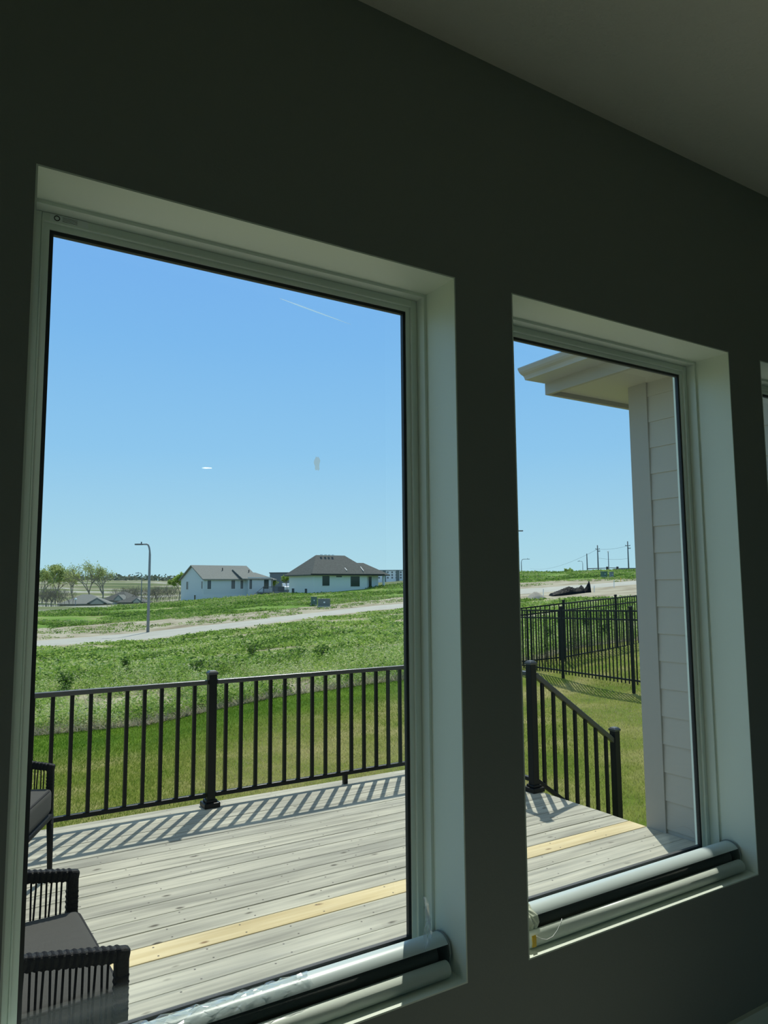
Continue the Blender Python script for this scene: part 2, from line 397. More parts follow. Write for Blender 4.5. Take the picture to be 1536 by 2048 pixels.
# recessed ceiling lamp far behind the viewer; the left pane mirrors it as a small bright dot
dl = empty('recessed_light', (2.976, -5.69, CZ), label='small round recessed ceiling light deep in the room', cat='ceiling light')
em = bpy.data.materials.new('lamp_lens'); em.use_nodes = True; pb = em.node_tree.nodes['Principled BSDF']
pb.inputs['Emission Color'].default_value = (1, .98, .93, 1); pb.inputs['Emission Strength'].default_value = 14
MB().tube([(0, 0, -.004), (0, 0, -.001)], .062, 24).build('lamp_lens', em, dl)
rg = MB(); rg.tube([(.07*math.cos(k*PI/12), .07*math.sin(k*PI/12), -.004) for k in range(25)], .006, 6, caps=False); rg.build('trim_ring', M['trim'], dl)

# ================================================================== the deck
DZ = -1.6
DX0, DX1, DY1 = -3.5, 4.12, 5.50
def wood(name, c1, c2, knot, grey=1):
    m = bpy.data.materials.new(name); m.use_nodes = True; t = m.node_tree; b = t.nodes['Principled BSDF']; L = t.links.new
    N = t.nodes.new
    tcn = N('ShaderNodeTexCoord'); oi = N('ShaderNodeObjectInfo')
    off = N('ShaderNodeVectorMath'); off.operation = 'ADD'
    cmb = N('ShaderNodeCombineXYZ'); mu = N('ShaderNodeMath'); mu.operation = 'MULTIPLY'; mu.inputs[1].default_value = 37
    L(oi.outputs['Random'], mu.inputs[0]); L(mu.outputs[0], cmb.inputs[0]); L(mu.outputs[0], cmb.inputs[2])
    L(tcn.outputs['Object'], off.inputs[0]); L(cmb.outputs[0], off.inputs[1])
    def noise(sc, stretch, det=5):
        mp = N('ShaderNodeMapping'); mp.inputs['Scale'].default_value = stretch; L(off.outputs[0], mp.inputs[0])
        n = N('ShaderNodeTexNoise'); n.inputs['Scale'].default_value = sc; n.inputs['Detail'].default_value = det; L(mp.outputs[0], n.inputs['Vector']); return n
    g = noise(9, (.18, 3.2, 1), 8); big = noise(2.2, (.5, 1.5, 1), 3)
    mx = N('ShaderNodeMix'); mx.data_type = 'RGBA'; mx.inputs[6].default_value = (*c1, 1); mx.inputs[7].default_value = (*c2, 1)
    r1 = N('ShaderNodeValToRGB'); r1.color_ramp.elements[0].position = .36; r1.color_ramp.elements[1].position = .66; L(g.outputs[0], r1.inputs[0]); L(r1.outputs[0], mx.inputs[0])
    m2 = N('ShaderNodeMix'); m2.data_type = 'RGBA'; m2.blend_type = 'MULTIPLY'; L(mx.outputs[2], m2.inputs[6])
    r2 = N('ShaderNodeValToRGB'); r2.color_ramp.elements[0].position = .3; r2.color_ramp.elements[0].color = (.80, .80, .80, 1); r2.color_ramp.elements[1].position = .7; r2.color_ramp.elements[1].color = (1.12, 1.12, 1.10, 1)
    L(big.outputs[0], r2.inputs[0]); L(r2.outputs[0], m2.inputs[7]); m2.inputs[0].default_value = 1
    # tone differs a little from board to board
    m3 = N('ShaderNodeMix'); m3.data_type = 'RGBA'; m3.blend_type = 'MULTIPLY'; m3.inputs[0].default_value = 1; L(m2.outputs[2], m3.inputs[6])
    r3 = N('ShaderNodeValToRGB'); r3.color_ramp.elements[0].color = (.86, .86, .87, 1); r3.color_ramp.elements[1].color = (1.08, 1.07, 1.05, 1); L(oi.outputs['Random'], r3.inputs[0]); L(r3.outputs[0], m3.inputs[7])
    # knots
    mp = N('ShaderNodeMapping'); mp.inputs['Scale'].default_value = (3.4, 8, 1); L(off.outputs[0], mp.inputs[0])
    wn = noise(6, (1, 1, 1), 2); va = N('ShaderNodeVectorMath'); va.operation = 'MULTIPLY_ADD'; va.inputs[1].default_value = (.25, .25, 0); L(wn.outputs['Color'], va.inputs[0]); L(mp.outputs[0], va.inputs[2])
    vo = N('ShaderNodeTexVoronoi'); vo.inputs['Scale'].default_value = 1.0; L(va.outputs[0], vo.inputs['Vector']); vo.inputs['Randomness'].default_value = 1
    r4 = N('ShaderNodeValToRGB'); r4.color_ramp.elements[0].position = .04; r4.color_ramp.elements[0].color = (1, 1, 1, 1); r4.color_ramp.elements[1].position = .11; r4.color_ramp.elements[1].color = (0, 0, 0, 1)
    L(vo.outputs['Distance'], r4.inputs[0])
    m4 = N('ShaderNodeMix'); m4.data_type = 'RGBA'; L(r4.outputs[0], m4.inputs[0]); L(m3.outputs[2], m4.inputs[6]); m4.inputs[7].default_value = (*knot, 1)
    # screw heads: two per joist, every 0.406 m
    sp = N('ShaderNodeSeparateXYZ'); L(tcn.outputs['Object'], sp.inputs[0])
    def mth(op, a, bb=None):
        q = N('ShaderNodeMath'); q.operation = op
        for i_, v in enumerate((a, bb)):
            if v is None: continue
            if isinstance(v, (int, float)): q.inputs[i_].default_value = v
            else: L(v, q.inputs[i_])
        return q.outputs[0]
    fx = mth('MULTIPLY', mth('SUBTRACT', mth('FRACT', mth('MULTIPLY', sp.outputs['X'], 1/.406)), .5), .406)
    fy = mth('SUBTRACT', mth('ABSOLUTE', sp.outputs['Y']), .044)
    dd = mth('SQRT', mth('ADD', mth('MULTIPLY', fx, fx), mth('MULTIPLY', fy, fy)))
    nail = mth('LESS_THAN', dd, .0048)
    m5 = N('ShaderNodeMix'); m5.data_type = 'RGBA'; L(nail, m5.inputs[0]); L(m4.outputs[2], m5.inputs[6]); m5.inputs[7].default_value = (.10, .09, .08, 1)
    L(m5.outputs[2], b.inputs['Base Color']); b.inputs['Roughness'].default_value = .75; b.inputs['Specular IOR Level'].default_value = .3
    bp = N('ShaderNodeBump'); bp.inputs['Strength'].default_value = .25; bp.inputs['Distance'].default_value = .004; L(g.outputs[0], bp.inputs['Height']); L(bp.outputs[0], b.inputs['Normal'])
    return m
M['deck'] = wood('weathered_deck_wood', (.57, .555, .46), (.35, .345, .29), (.11, .10, .075))
M['deck_new'] = wood('new_yellow_deck_wood', (.76, .65, .40), (.64, .52, .28), (.26, .17, .08))
deck = empty('deck', (0, 0, DZ), kind='structure')
PITCHB = .1432
y = 2.183*1.6-.0716+.0035 - 12*PITCHB          # centre of the yellow board, then count towards the house
k = 0
while y < DY1-.03:
    if y > WO+.03:
        new = abs(y-(2.183*1.6-.0716+.0035)) < .02
        mb = MB().box((0, 0, -.019), (DX1-DX0, PITCHB-.0055, .038))
        o = mb.build('deck_board', M['deck_new'] if new else M['deck'], deck, bevel=.003)
        o.location = ((DX0+DX1)/2+random.uniform(-.0, .0)+.1*(k % 3), y, random.uniform(-.0012, .0012))
        o.scale = (1, 1, 1)
        # boards all end on the same line: shift mesh back
        for v in o.data.vertices: v.co.x -= .1*(k % 3)
        if new: o['label'] = 'newer yellow board among the weathered grey ones'
        last = y
    y += PITCHB; k += 1
rim = MB(); rim.span((DX0, last+.07-.02, -.30), (DX1-.02, last+.07-.058, -.04)); rim.span((DX1-.055, WO+.02, -.30), (DX1-.017, last+.05, -.04))
for jx in [DX0+.4*i for i in range(1, 19)]: rim.span((jx-.019, WO+.02, -.28), (jx+.019, last, -.04))
rim.build('deck_joists', M['deck'], deck)
for x in (-2.5, 0, 2, 4.0):
    MB().span((x-.06, 5.2, -1.0), (x+.06, 5.32, -.28)).build('deck_post', M['deck'], deck)

def taper_cap(mb, x, y, z, w):
    a, b_ = w/2+.006, w/2-.008
    mb.box((x, y, z+.008), (a*2, a*2, .016))
    vs = [(x+s*a, y+t_*a, z+.016) for s, t_ in ((-1, -1), (1, -1), (1, 1), (-1, 1))]+[(x+s*b_, y+t_*b_, z+.030) for s, t_ in ((-1, -1), (1, -1), (1, 1), (-1, 1))]
    mb.add(vs, [(0, 1, 2, 3), (4, 7, 6, 5)]+[(i, (i+1) % 4, 4+(i+1) % 4, 4+i) for i in range(4)])
def rail_post(parent, x, y, zb, zt, w=.061, base=True):
    o = MB().span((x-w/2, y-w/2, zb), (x+w/2, y+w/2, zt)).build('post', M['black_metal'], parent, bevel=.004)
    mb = MB(); taper_cap(mb, x, y, zt, w); mb.build('post_cap', M['rail_glint'], o, bevel=.002)
    if base:
        b_ = MB(); b_.box((x, y, zb+.018), (w+.058, w+.058, .036)); b_.box((x, y, zb+.045), (w+.024, w+.024, .02)); b_.build('post_base', M['black_metal'], o, bevel=.006)
def rail_run(parent, a, b, zt=.90, zbm=.085, foot=None, n=None, skip_ends=.06):
    """level run between two posts; z measured from the deck"""
    a = Vector(a); b = Vector(b); d = (b-a); L = d.length; d.normalize(); s = Vector((-d.y, d.x, 0))
    up_ = Vector((0, 0, 1))
    MB().bar(a+d*.035+up_*zt, b-d*.035+up_*zt, .042, .034).build('top_rail', M['rail_glint'], parent, bevel=.006)
    MB().bar(a+d*.035+up_*zbm, b-d*.035+up_*zbm, .036, .032).build('bottom_rail', M['black_metal'], parent, bevel=.006)
    sp = .1202; n = n or int((L-.09)/sp); off = (L-(n-1)*sp)/2
    for i in range(n):
        q = a+d*(off+i*sp)
        MB().bar(q+up_*(zbm+.016), q+up_*(zt-.015), .0245, .0245, upv=tuple(d)).build('baluster', M['black_metal'], parent)
    if foot is not None:
        q = a+d*foot
        MB().box((q.x, q.y, zbm/2), (.035, .035, zbm)).build('rail_foot', M['black_metal'], parent, bevel=.003)
RY = 5.385
rl = empty('deck_railing', (1.83, RY, DZ), label='black metal railing with square balusters along the far edge of the deck', cat='railing')
lp = [(-3.0+0-1.83, 0), (-.607-1.83, 0), (1.83-1.83, 0), (4.08-1.83, 0)]
lp = [-3.05-1.83, -.61-1.83, -.014, 4.08-1.83]
for x in lp: rail_post(rl, x, 0, 0, .955)
for i in range(3): rail_run(rl, (lp[i], 0, 0), (lp[i+1], 0, 0), foot=(lp[i+1]-lp[i])/2)
# side run comes back towards the house and stops at the stair post
rail_run(rl, (4.08-1.83, 0, 0), (4.08-1.83, 4.375-RY, 0))
rail_post(rl, 4.08-1.83, 4.375-RY, 0, .975)

sr = empty('stair_railing', (4.08, 4.375, DZ), label='black metal stair railing sloping down from the deck corner post to the lawn', cat='railing')
RUN, DROP = .94, .655
slope = DROP/RUN
MB().bar((.035, 0, .895), (RUN-.02, 0, .895-DROP*(RUN-.055)/RUN), .042, .040).build('top_rail', M['rail_glint'], sr, bevel=.005)
MB().bar((.035, 0, .075), (RUN-.02, 0, .075-DROP*(RUN-.055)/RUN), .036, .032).build('bottom_rail', M['black_metal'], sr, bevel=.005)
for i in range(7):
    x = .115+i*.1185
    MB().bar((x, 0, .075-slope*(x-.035)), (x, 0, .89-slope*(x-.035)), .0235, .0235, upv=(1, 0, 0)).build('baluster', M['black_metal'], sr)
rail_post(sr, RUN, 0, -.80, .975-.615, base=False)
# steps down to the lawn
st = empty('stairs', (DX1, 3.9, DZ), kind='structure')
for i in range(3):
    MB().span((.0+.29*i, -.5, -.18*(i+1)-.038), (.29*(i+1)+.02, .43, -.18*(i+1))).build('tread', M['deck'], st, bevel=.003)
    MB().span((.29*i, -.5, -.18*(i+1)-.20), (.29*i+.02, .43, -.18*(i+1)-.038)).build('riser', M['deck'], st)

# ================================================================== terrain
COLX = [75, 300, 550, 810, 1040, 1160, 1275]
# survey per bearing: (picture row, depth) samples of the ground surface, then (depth, height) for hidden or far ground
SURV = {
 75: [(1560, 8.9), (1470, 12.2), (1400, 16), (1340, 24), (1310, 38), (1290, 52), (1272, 64), (1250, 74), (1228, 90), (1212, 112)],
 300: [(1560, 8.7), (1450, 12.6), (1400, 15.5), (1340, 23.5), (1300, 38), (1277, 56), (1256, 68), (1238, 80), (1222, 98), (1205, 130)],
 550: [(1560, 8.6), (1400, 13.5), (1350, 18.5), (1300, 28), (1270, 42), (1248, 58), (1237, 67), (1222, 80), (1205, 96), (1188, 122)],
 810: [(1560, 8.3), (1360, 15.0), (1330, 18.5), (1290, 26), (1250, 45), (1216, 75), (1205, 88), (1195, 97), (1183, 110), (1170, 126), (1160, 150)],
 1040: [(1560, 8), (1400, 13.8), (1325, 17.3), (1290, 23), (1240, 37), (1205, 60), (1190, 74), (1177, 88), (1166, 100), (1154, 125), (1143, 160)],
 1160: [(1560, 8), (1400, 13.2), (1296, 18.3), (1262, 25), (1220, 40), (1196, 58), (1182, 71), (1171, 84), (1160, 98), (1150, 125), (1142, 160)],
 1275: [(1560, 8), (1400, 12.5), (1283, 19.5), (1250, 26), (1215, 40), (1194, 56), (1168, 76), (1161, 86), (1156, 96), (1148, 120), (1139, 155)],
}
TAIL = {75: [(150, -5), (350, -3.0), (900, 10.5), (1300, 20)], 300: [(160, -3.4), (220, -6), (400, -3.2), (1000, 11.5), (1300, 14)],
        550: [(150, -1.2), (250, -3), (600, 0), (1300, 4)], 810: [(200, .8), (400, 3), (1300, 10)],
        1040: [(220, 2.0), (400, 4), (1300, 4)], 1160: [(220, 2.5), (400, 4), (1300, 4)], 1275: [(220, 2.5), (400, 4), (1300, 4)]}
# zone limits (picture rows): lawn end, weeds end, bare soil end = road start, road end, verge end, green end
ZROW = {75: (1472, 1296, 1295, 1283, 1259, 1227), 300: (1450, 1281, 1280, 1262, 1241, 1209), 550: (1396, 1249, 1248, 1237, 1221, 1190),
        810: (1358, 1217, 1216, 1205, 1194, 1168), 1040: (1326, 1199, 1189, 1177, 1166, 1145), 1160: (1294, 1197, 1182, 1171, 1159, 1143),
        1275: (1282, 1195, 1168, 1161, 1157, 1140)}
AZ = []; PROF = []; ZD = []
for cx_ in COLX:
    pts = []
    for py, D in SURV[cx_]:
        v = site(cx_, py, D); pts.append((math.hypot(v.x, v.y), v.z, py, D))
    v = site(cx_, 1176, 1.0); AZ.append(math.atan2(v.x, v.y)); k_ = math.hypot(v.x, v.y)
    rr = [p[0] for p in pts]; zz = [p[1] for p in pts]
    zr = [math.exp(np.interp(-q, [-p[2] for p in pts], [math.log(p[0]) for p in pts])) for q in ZROW[cx_]]
    zr[5] = min(zr[5], rr[-1])
    for D, z in TAIL[cx_]: rr.append(D*k_); zz.append(z)
    PROF.append((np.log(rr), np.array(zz))); ZD.append(zr)
AZ = np.array(AZ); ZD = np.array(ZD)
RG = np.exp(np.linspace(math.log(6), math.log(1500), 260))
TAB = np.array([np.interp(np.log(RG), a, b) for a, b in PROF])
kern = np.exp(-np.linspace(-2, 2, 9)**2); kern /= kern.sum()
TAB = np.array([np.convolve(np.pad(t_, 4, 'edge'), kern, 'valid') for t_ in TAB])
def cr_interp(x, xs_, T):
    """smooth interpolation of table rows T over xs_"""
    x = np.clip(x, xs_[0], xs_[-1]); i = np.clip(np.searchsorted(xs_, x)-1, 0, len(xs_)-2)
    t = (x-xs_[i])/(xs_[i+1]-xs_[i]); t = np.clip(t, 0, 1)
    return i, t
def ground(x, y):
    x = np.asarray(x, float); y = np.asarray(y, float)
    az = np.arctan2(x, y); R_ = np.hypot(x, y)
    i, t = cr_interp(az, AZ, None)
    g = np.clip((np.log(np.maximum(R_, 6))-math.log(6))/(math.log(1500)-math.log(6))*259, 0, 258.999)
    j = g.astype(int); s = g-j
    z0 = TAB[i, j]*(1-s)+TAB[i, j+1]*s; z1 = TAB[i+1, j]*(1-s)+TAB[i+1, j+1]*s
    z = z0*(1-t)+z1*t
    # close to the house the lawn is level, a step below the deck
    w = np.clip((R_-7.5)/4.5, 0, 1); w = w*w*(3-2*w)
    return -2.36*(1-w)+z*w
def gz(x, y): return float(ground(x, y))
def zlim(x, y):
    az = np.arctan2(x, y); i, t = cr_interp(az, AZ, None)
    return ZD[i]*(1-t)[..., None]+ZD[i+1]*t[..., None]
def drop(px, D):
    """ground point on a bearing at depth D"""
    v = site(px, 1176, D); return Vector((v.x, v.y, gz(v.x, v.y)))

# ground sheet
az_ = np.linspace(math.radians(-75), math.radians(115), 300)
rg_ = np.concatenate([np.linspace(1.0, 6, 6)[:-1], np.exp(np.linspace(math.log(6), math.log(1500), 340))])
A, R2 = np.meshgrid(az_, rg_, indexing='ij'); X = R2*np.sin(A); Yg = R2*np.cos(A)
Z = ground(X, Yg)
Zb = Z + np.where(R2 > 13, .05*np.sin(X*.9+Yg*.7)*np.sin(Yg*1.3-X*.4)*np.clip((R2-13)/10, 0, 1)*np.clip((300-R2)/100, 0, 1), 0)
zl = zlim(X, Yg)
# no waves on the roadway
inroad = (R2 > zl[..., 2]-2) & (R2 < zl[..., 3]+2); Zb = np.where(inroad, Z, Zb)
na, nr = A.shape
ii = np.arange(na*nr).reshape(na, nr)
qd = np.stack([ii[:-1, :-1], ii[:-1, 1:], ii[1:, 1:], ii[1:, :-1]], -1).reshape(-1)
# every vertex indoors or below the house is harmless: it lies under the floor
V = np.stack([X, Yg, Zb], -1).reshape(-1, 3)
land = quick_mesh('ground', V, 4, qd, bpy.data.materials.new('soil_and_grass'), smooth=True)
land['kind'] = 'structure'
for nm, arr in (('lawn', 1/(1+np.exp(np.clip((R2-zl[..., 0])/.10, -50, 50)))),
                ('lawn_edge', np.clip(1-(zl[..., 0]-R2)/3.4, 0, 1)*np.clip((9.5-X)/1.5, 0, 1)),
                ('weeds', 1/(1+np.exp(np.clip((R2-zl[..., 1])/.8, -50, 50)))),
                ('verge', 1/(1+np.exp(np.clip((R2-zl[..., 4])/1.6, -50, 50)))),
                ('green', 1/(1+np.exp(np.clip((R2-zl[..., 5])/4.0, -50, 50))))):
    a = land.data.attributes.new(nm, 'FLOAT', 'POINT'); a.data.foreach_set('value', arr.astype(np.float32).ravel())
for p in land.data.polygons: p.use_smooth = True
m = land.data.materials[0]; m.use_nodes = True; t = m.node_tree; b = t.nodes['Principled BSDF']; b.inputs['Roughness'].default_value = .95; b.inputs['Specular IOR Level'].default_value = .1
N = t.nodes.new; L = t.links.new
geo = N('ShaderNodeNewGeometry')
def nz(sc, det=5, st=(1, 1, 1)):
    mp = N('ShaderNodeMapping'); mp.inputs['Scale'].default_value = st; L(geo.outputs['Position'], mp.inputs[0])
    n = N('ShaderNodeTexNoise'); n.inputs['Scale'].default_value = sc; n.inputs['Detail'].default_value = det; L(mp.outputs[0], n.inputs['Vector']); return n.outputs[0]
def ramp(src, st):
    r = N('ShaderNodeValToRGB'); L(src, r.inputs[0]); el = r.color_ramp.elements
    el[0].position, el[0].color = st[0][0], (*st[0][1], 1); el[1].position, el[1].color = st[-1][0], (*st[-1][1], 1)
    for p_, c_ in st[1:-1]:
        q = el.new(p_); q.color = (*c_, 1)
    return r.outputs[0]
def mixc(f, a, b_):
    x = N('ShaderNodeMix'); x.data_type = 'RGBA'; L(f, x.inputs[0]); L(a, x.inputs[6]); L(b_, x.inputs[7]); return x.outputs[2]
def edge(attr, amt, sc):
    a = N('ShaderNodeAttribute'); a.attribute_name = attr
    q = N('ShaderNodeMath'); q.operation = 'SUBTRACT'; L(nz(sc, 4), q.inputs[0]); q.inputs[1].default_value = .5
    w_ = N('ShaderNodeMath'); w_.operation = 'MULTIPLY_ADD'; w_.inputs[1].default_value = amt; L(q.outputs[0], w_.inputs[0]); L(a.outputs['Fac'], w_.inputs[2])
    return ramp(w_.outputs[0], [(.42, (0, 0, 0)), (.58, (1, 1, 1))])
lawn = ramp(nz(1.1, 8), [(.3, (.10, .17, .012)), (.5, (.19, .22, .04)), (.7, (.33, .30, .12))])
ea = N('ShaderNodeAttribute'); ea.attribute_name = 'lawn_edge'
lawn = mixc(ramp(ea.outputs['Fac'], [(.1, (0, 0, 0)), (.6, (1, 1, 1))]), lawn, ramp(nz(1.6, 6), [(.3, (.06, .13, .008)), (.7, (.12, .21, .015))]))
weed = ramp(nz(.45, 8), [(.32, (.10, .18, .03)), (.44, (.22, .29, .08)), (.54, (.40, .37, .24)), (.8, (.50, .46, .34))])
dirt = ramp(nz(.35, 9), [(.3, (.26, .22, .15)), (.5, (.42, .38, .28)), (.68, (.50, .47, .36)), (.8, (.22, .26, .10))])
green = ramp(nz(.22, 8, (1, 1, 1)), [(.34, (.09, .18, .03)), (.52, (.17, .30, .05)), (.66, (.30, .32, .14)), (.8, (.38, .35, .23))])
far = ramp(nz(.012, 9, (1, 1, 1)), [(.3, (.10, .14, .06)), (.44, (.17, .20, .09)), (.52, (.28, .27, .17)), (.56, (.45, .45, .40)), (.60, (.16, .19, .09)), (.7, (.20, .24, .08))])
c = mixc(edge('green', .8, .12), far, green)
c = mixc(edge('verge', 1.0, .45), c, dirt)
c = mixc(edge('weeds', .5, .9), c, weed)
c = mixc(edge('lawn', .3, 2.5), c, lawn)
L(c, b.inputs['Base Color'])

# the roadway: pale concrete strip following the land
azr = np.linspace(math.radians(-20), math.radians(75), 240)
lim = zlim(np.sin(azr), np.cos(azr))
sm = lambda a: np.convolve(np.pad(a, 10, 'edge'), np.ones(21)/21, 'valid')
rin, rout = sm(lim[:, 2]), sm(lim[:, 3])
vs = []; nw = 7
for a_, r1, r2 in zip(azr, rin, rout):
    for q in range(nw):
        rr_ = r1+(r2-r1)*q/(nw-1); x_, y_ = rr_*math.sin(a_), rr_*math.cos(a_)
        vs.append((x_, y_, gz(x_, y_)+(.07 if 0 < q < nw-1 else -.15)))
ii = np.arange(len(azr)*nw).reshape(len(azr), nw)
qd = np.stack([ii[:-1, :-1], ii[:-1, 1:], ii[1:, 1:], ii[1:, :-1]], -1).reshape(-1)
road = quick_mesh('road', np.array(vs), 4, qd, M['concrete']); road['kind'] = 'structure'
for p in road.data.polygons: p.use_smooth = True

# ------------------------------------------------------------------ vegetation
def polar_sample(n, pxa, pxb, f0, f1, power=1.0):
    """random ground points between two zone limits, denser near by"""
    a0 = math.atan2(*site(pxa, 1176, 1).xy); a1 = math.atan2(*site(pxb, 1176, 1).xy)
    a = rng.uniform(a0, a1, n); l = zlim(np.sin(a), np.cos(a))
    r0_ = f0(l); r1_ = f1(l); u = rng.uniform(0, 1, n)**power
    r_ = np.exp(np.log(r0_)*(1-u)+np.log(r1_)*u)
    x, y = r_*np.sin(a), r_*np.cos(a)
    return x, y, ground(x, y), r_
def patch(x, y, s, seed):
    """cheap smooth random field 0..1"""
    r = np.random.default_rng(seed); v = 0
    for _ in range(7):
        k1, k2, ph = r.normal(0, s), r.normal(0, s), r.uniform(0, 6.28); v = v+np.sin(k1*x+k2*y+ph)
    return np.clip(.5+v/7*1.1, 0, 1)
def blades(x, y, z, h, w, tone, lean=.35):
    n = len(x); a = rng.uniform(0, 2*PI, n); dx, dy = np.cos(a)*w/2, np.sin(a)*w/2
    lx, ly = rng.normal(0, lean, n)*h, rng.normal(0, lean, n)*h
    v = np.empty((n, 3, 3)); v[:, 0] = np.stack([x-dx, y-dy, z-.01], -1); v[:, 1] = np.stack([x+dx, y+dy, z-.01], -1); v[:, 2] = np.stack([x+lx, y+ly, z+h], -1)
    return v.reshape(-1, 3), np.arange(3*n), tone
def leaves(x, y, z, size, tone, flat=.5):
    """small diamond leaves with random tilt, centred at points"""
    n = len(x); u = rng.normal(size=(n, 3)); u[:, 2] *= flat; u /= np.linalg.norm(u, axis=1)[:, None]
    w = rng.normal(size=(n, 3)); w = np.cross(u, w); w /= np.linalg.norm(w, axis=1)[:, None]
    c = np.stack([x, y, z], -1); s = np.asarray(size)[:, None]
    v = np.stack([c-u*s, c+w*s*.45, c+u*s, c-w*s*.45], 1)
    return v.reshape(-1, 3), np.arange(4*n), tone

# lawn
n = 260000
x, y, z, r_ = polar_sample(n, -60, 1430, lambda l: np.full(len(l), 6.2), lambda l: l[:, 0]+.15)
keep = ~((x < 4.3) & (y < 5.6)) & ~((x > 4.0) & (y < 3.4)); x, y, z, r_ = x[keep], y[keep], z[keep], r_[keep]
l0 = zlim(x, y)[:, 0]
edgeness = np.clip(1-(l0-r_)/3.2, 0, 1)
tone = np.clip(.62-.75*edgeness*(x < 9.5)+.55*(patch(x, y, 1.6, 1)-.5)+rng.normal(0, .18, len(x)), 0, 1)
v, i_, t_ = blades(x, y, z, rng.uniform(.018, .042, len(x)), .004*np.maximum(1, r_/6), tone, .7)
quick_mesh('lawn_grass', v, 3, i_, M['lawn_blades'], tone=t_)
setp(bpy.data.objects['lawn_grass'], 'mown yellow-green lawn grass between the deck and the weeds', 'grass', kind='stuff')

# weeds between lawn and road: leafy clumps
def clumps(nc, per, pxa, pxb, f0, f1, H, Wd, leaf, seed, dens_s, thr, power=1.0, tbias=0):
    x, y, z, r_ = polar_sample(nc, pxa, pxb, f0, f1, power)
    d = patch(x, y, dens_s, seed); keep = d > thr; x, y, z, r_, d = x[keep], y[keep], z[keep], r_[keep], d[keep]
    h = H(r_)*(.45+.9*d)*rng.uniform(.5, 1.3, len(x)); wd = Wd(r_)*rng.uniform(.6, 1.3, len(x)); ct = np.clip(rng.normal(.48+tbias, .2, len(x))+.6*(patch(x, y, dens_s*2.2, seed+9)-.5), 0, 1)
    X_ = np.repeat(x, per); Y_ = np.repeat(y, per); Z_ = np.repeat(z, per); h_ = np.repeat(h, per); w_ = np.repeat(wd, per); R_ = np.repeat(r_, per)
    m_ = len(X_); rad = np.sqrt(rng.uniform(0, 1, m_))*w_; an = rng.uniform(0, 2*PI, m_); hh = rng.uniform(0.05, 1, m_)*h_*(1-.5*(rad/w_)**2)
    tn = np.clip(np.repeat(ct, per)+rng.normal(0, .13, m_), 0, 1)
    return leaves(X_+rad*np.cos(an), Y_+rad*np.sin(an), Z_+hh, leaf(R_)*rng.uniform(.6, 1.3, m_), tn)
def join(parts):
    o = 0; V_, I_, T_ = [], [], []
    for v, i, t_ in parts: V_.append(v); I_.append(i+o); T_.append(t_); o += len(v)
    return np.concatenate(V_), np.concatenate(I_), np.concatenate(T_)
one = lambda k: (lambda l: l[:, k])
P1 = clumps(9000, 26, -40, 1400, lambda l: l[:, 0]+.1, lambda l: l[:, 0]*1.0+9, lambda r: .42+0*r, lambda r: .12+0*r, lambda r: .026+0*r, 3, 1.1, .18, tbias=.12)
P2 = clumps(15000, 16, -40, 1400, lambda l: l[:, 0]+6, lambda l: l[:, 1]-.5, lambda r: .34-.22*np.clip((r-30)/35, 0, 1), lambda r: .26+.006*r, lambda r: .034+.0011*r, 5, .6, .38, tbias=-.06)
v, i_, t_ = join([P1, P2])
w = quick_mesh('weeds', v, 4, i_, M['weed_leaf'], tone=t_)
setp(w, 'rough green weeds growing between the mown lawn and the road', 'weeds', kind='stuff')
# dry stalks in among them, thickest along the lawn edge
n = 14000
x, y, z, r_ = polar_sample(n, -40, 1400, lambda l: l[:, 0]-.05, lambda l: l[:, 1], 2.6)
v, i_, t_ = blades(x, y, z, rng.uniform(.05, .20, n), .010+.0007*r_, rng.uniform(.2, 1, n), 1.1)
w = quick_mesh('dry_grass', v, 3, i_, M['straw'], tone=t_)
setp(w, 'dry straw-coloured grass along the edge of the weeds', 'dry grass', kind='stuff')
# field beyond the road
P3 = clumps(11000, 13, -40, 1400, one(4), lambda l: l[:, 5], lambda r: .30+0*r, lambda r: .45+.004*r, lambda r: .085+.0006*r, 8, .25, .36)
P4 = clumps(1600, 12, -40, 1400, lambda l: l[:, 3]+1, lambda l: l[:, 4], lambda r: .22+0*r, lambda r: .4+0*r, lambda r: .08+0*r, 12, .4, .45)
v, i_, t_ = join([P3, P4])
w = quick_mesh('field_weeds', v, 4, i_, M['far_weed'], tone=t_)
setp(w, 'bright green ground weeds covering the field beyond the road', 'weeds', kind='stuff')

# darker taller single plants that stand out in the weed strip
def tall_weed(px, D, h, lab):
    p_ = drop(px, D); t = empty('weed_plant', p_, label=lab, cat='plant', group='dark tall weeds in the green strip')
    r = random.Random(int(px*7+D)); mb = MB(); V_ = []; pts = []
    for k_ in range(7):
        a_ = r.uniform(0, 6.28); ln = r.uniform(.15, .38)*h; tip = Vector((math.cos(a_)*ln, math.sin(a_)*ln, h*r.uniform(.65, 1.0)))
        mb.tube([(0, 0, -.02), tip*.5+Vector((0, 0, .05)), tip], [.012, .009, .004], 5)
        for q in range(26): pts.append(tip*r.uniform(.25, 1.02)+Vector((r.gauss(0, .05), r.gauss(0, .05), r.gauss(0, .03))))
    mb.build('stem', M['bark'], t)
    P = np.array([tuple(q) for q in pts]); v, i, tn = leaves(P[:, 0], P[:, 1], P[:, 2], np.full(len(P), .045+.0006*D), rng.uniform(0, .22, len(P)))
    quick_mesh('foliage', v, 4, i, M['weed_leaf'], t, tone=tn)
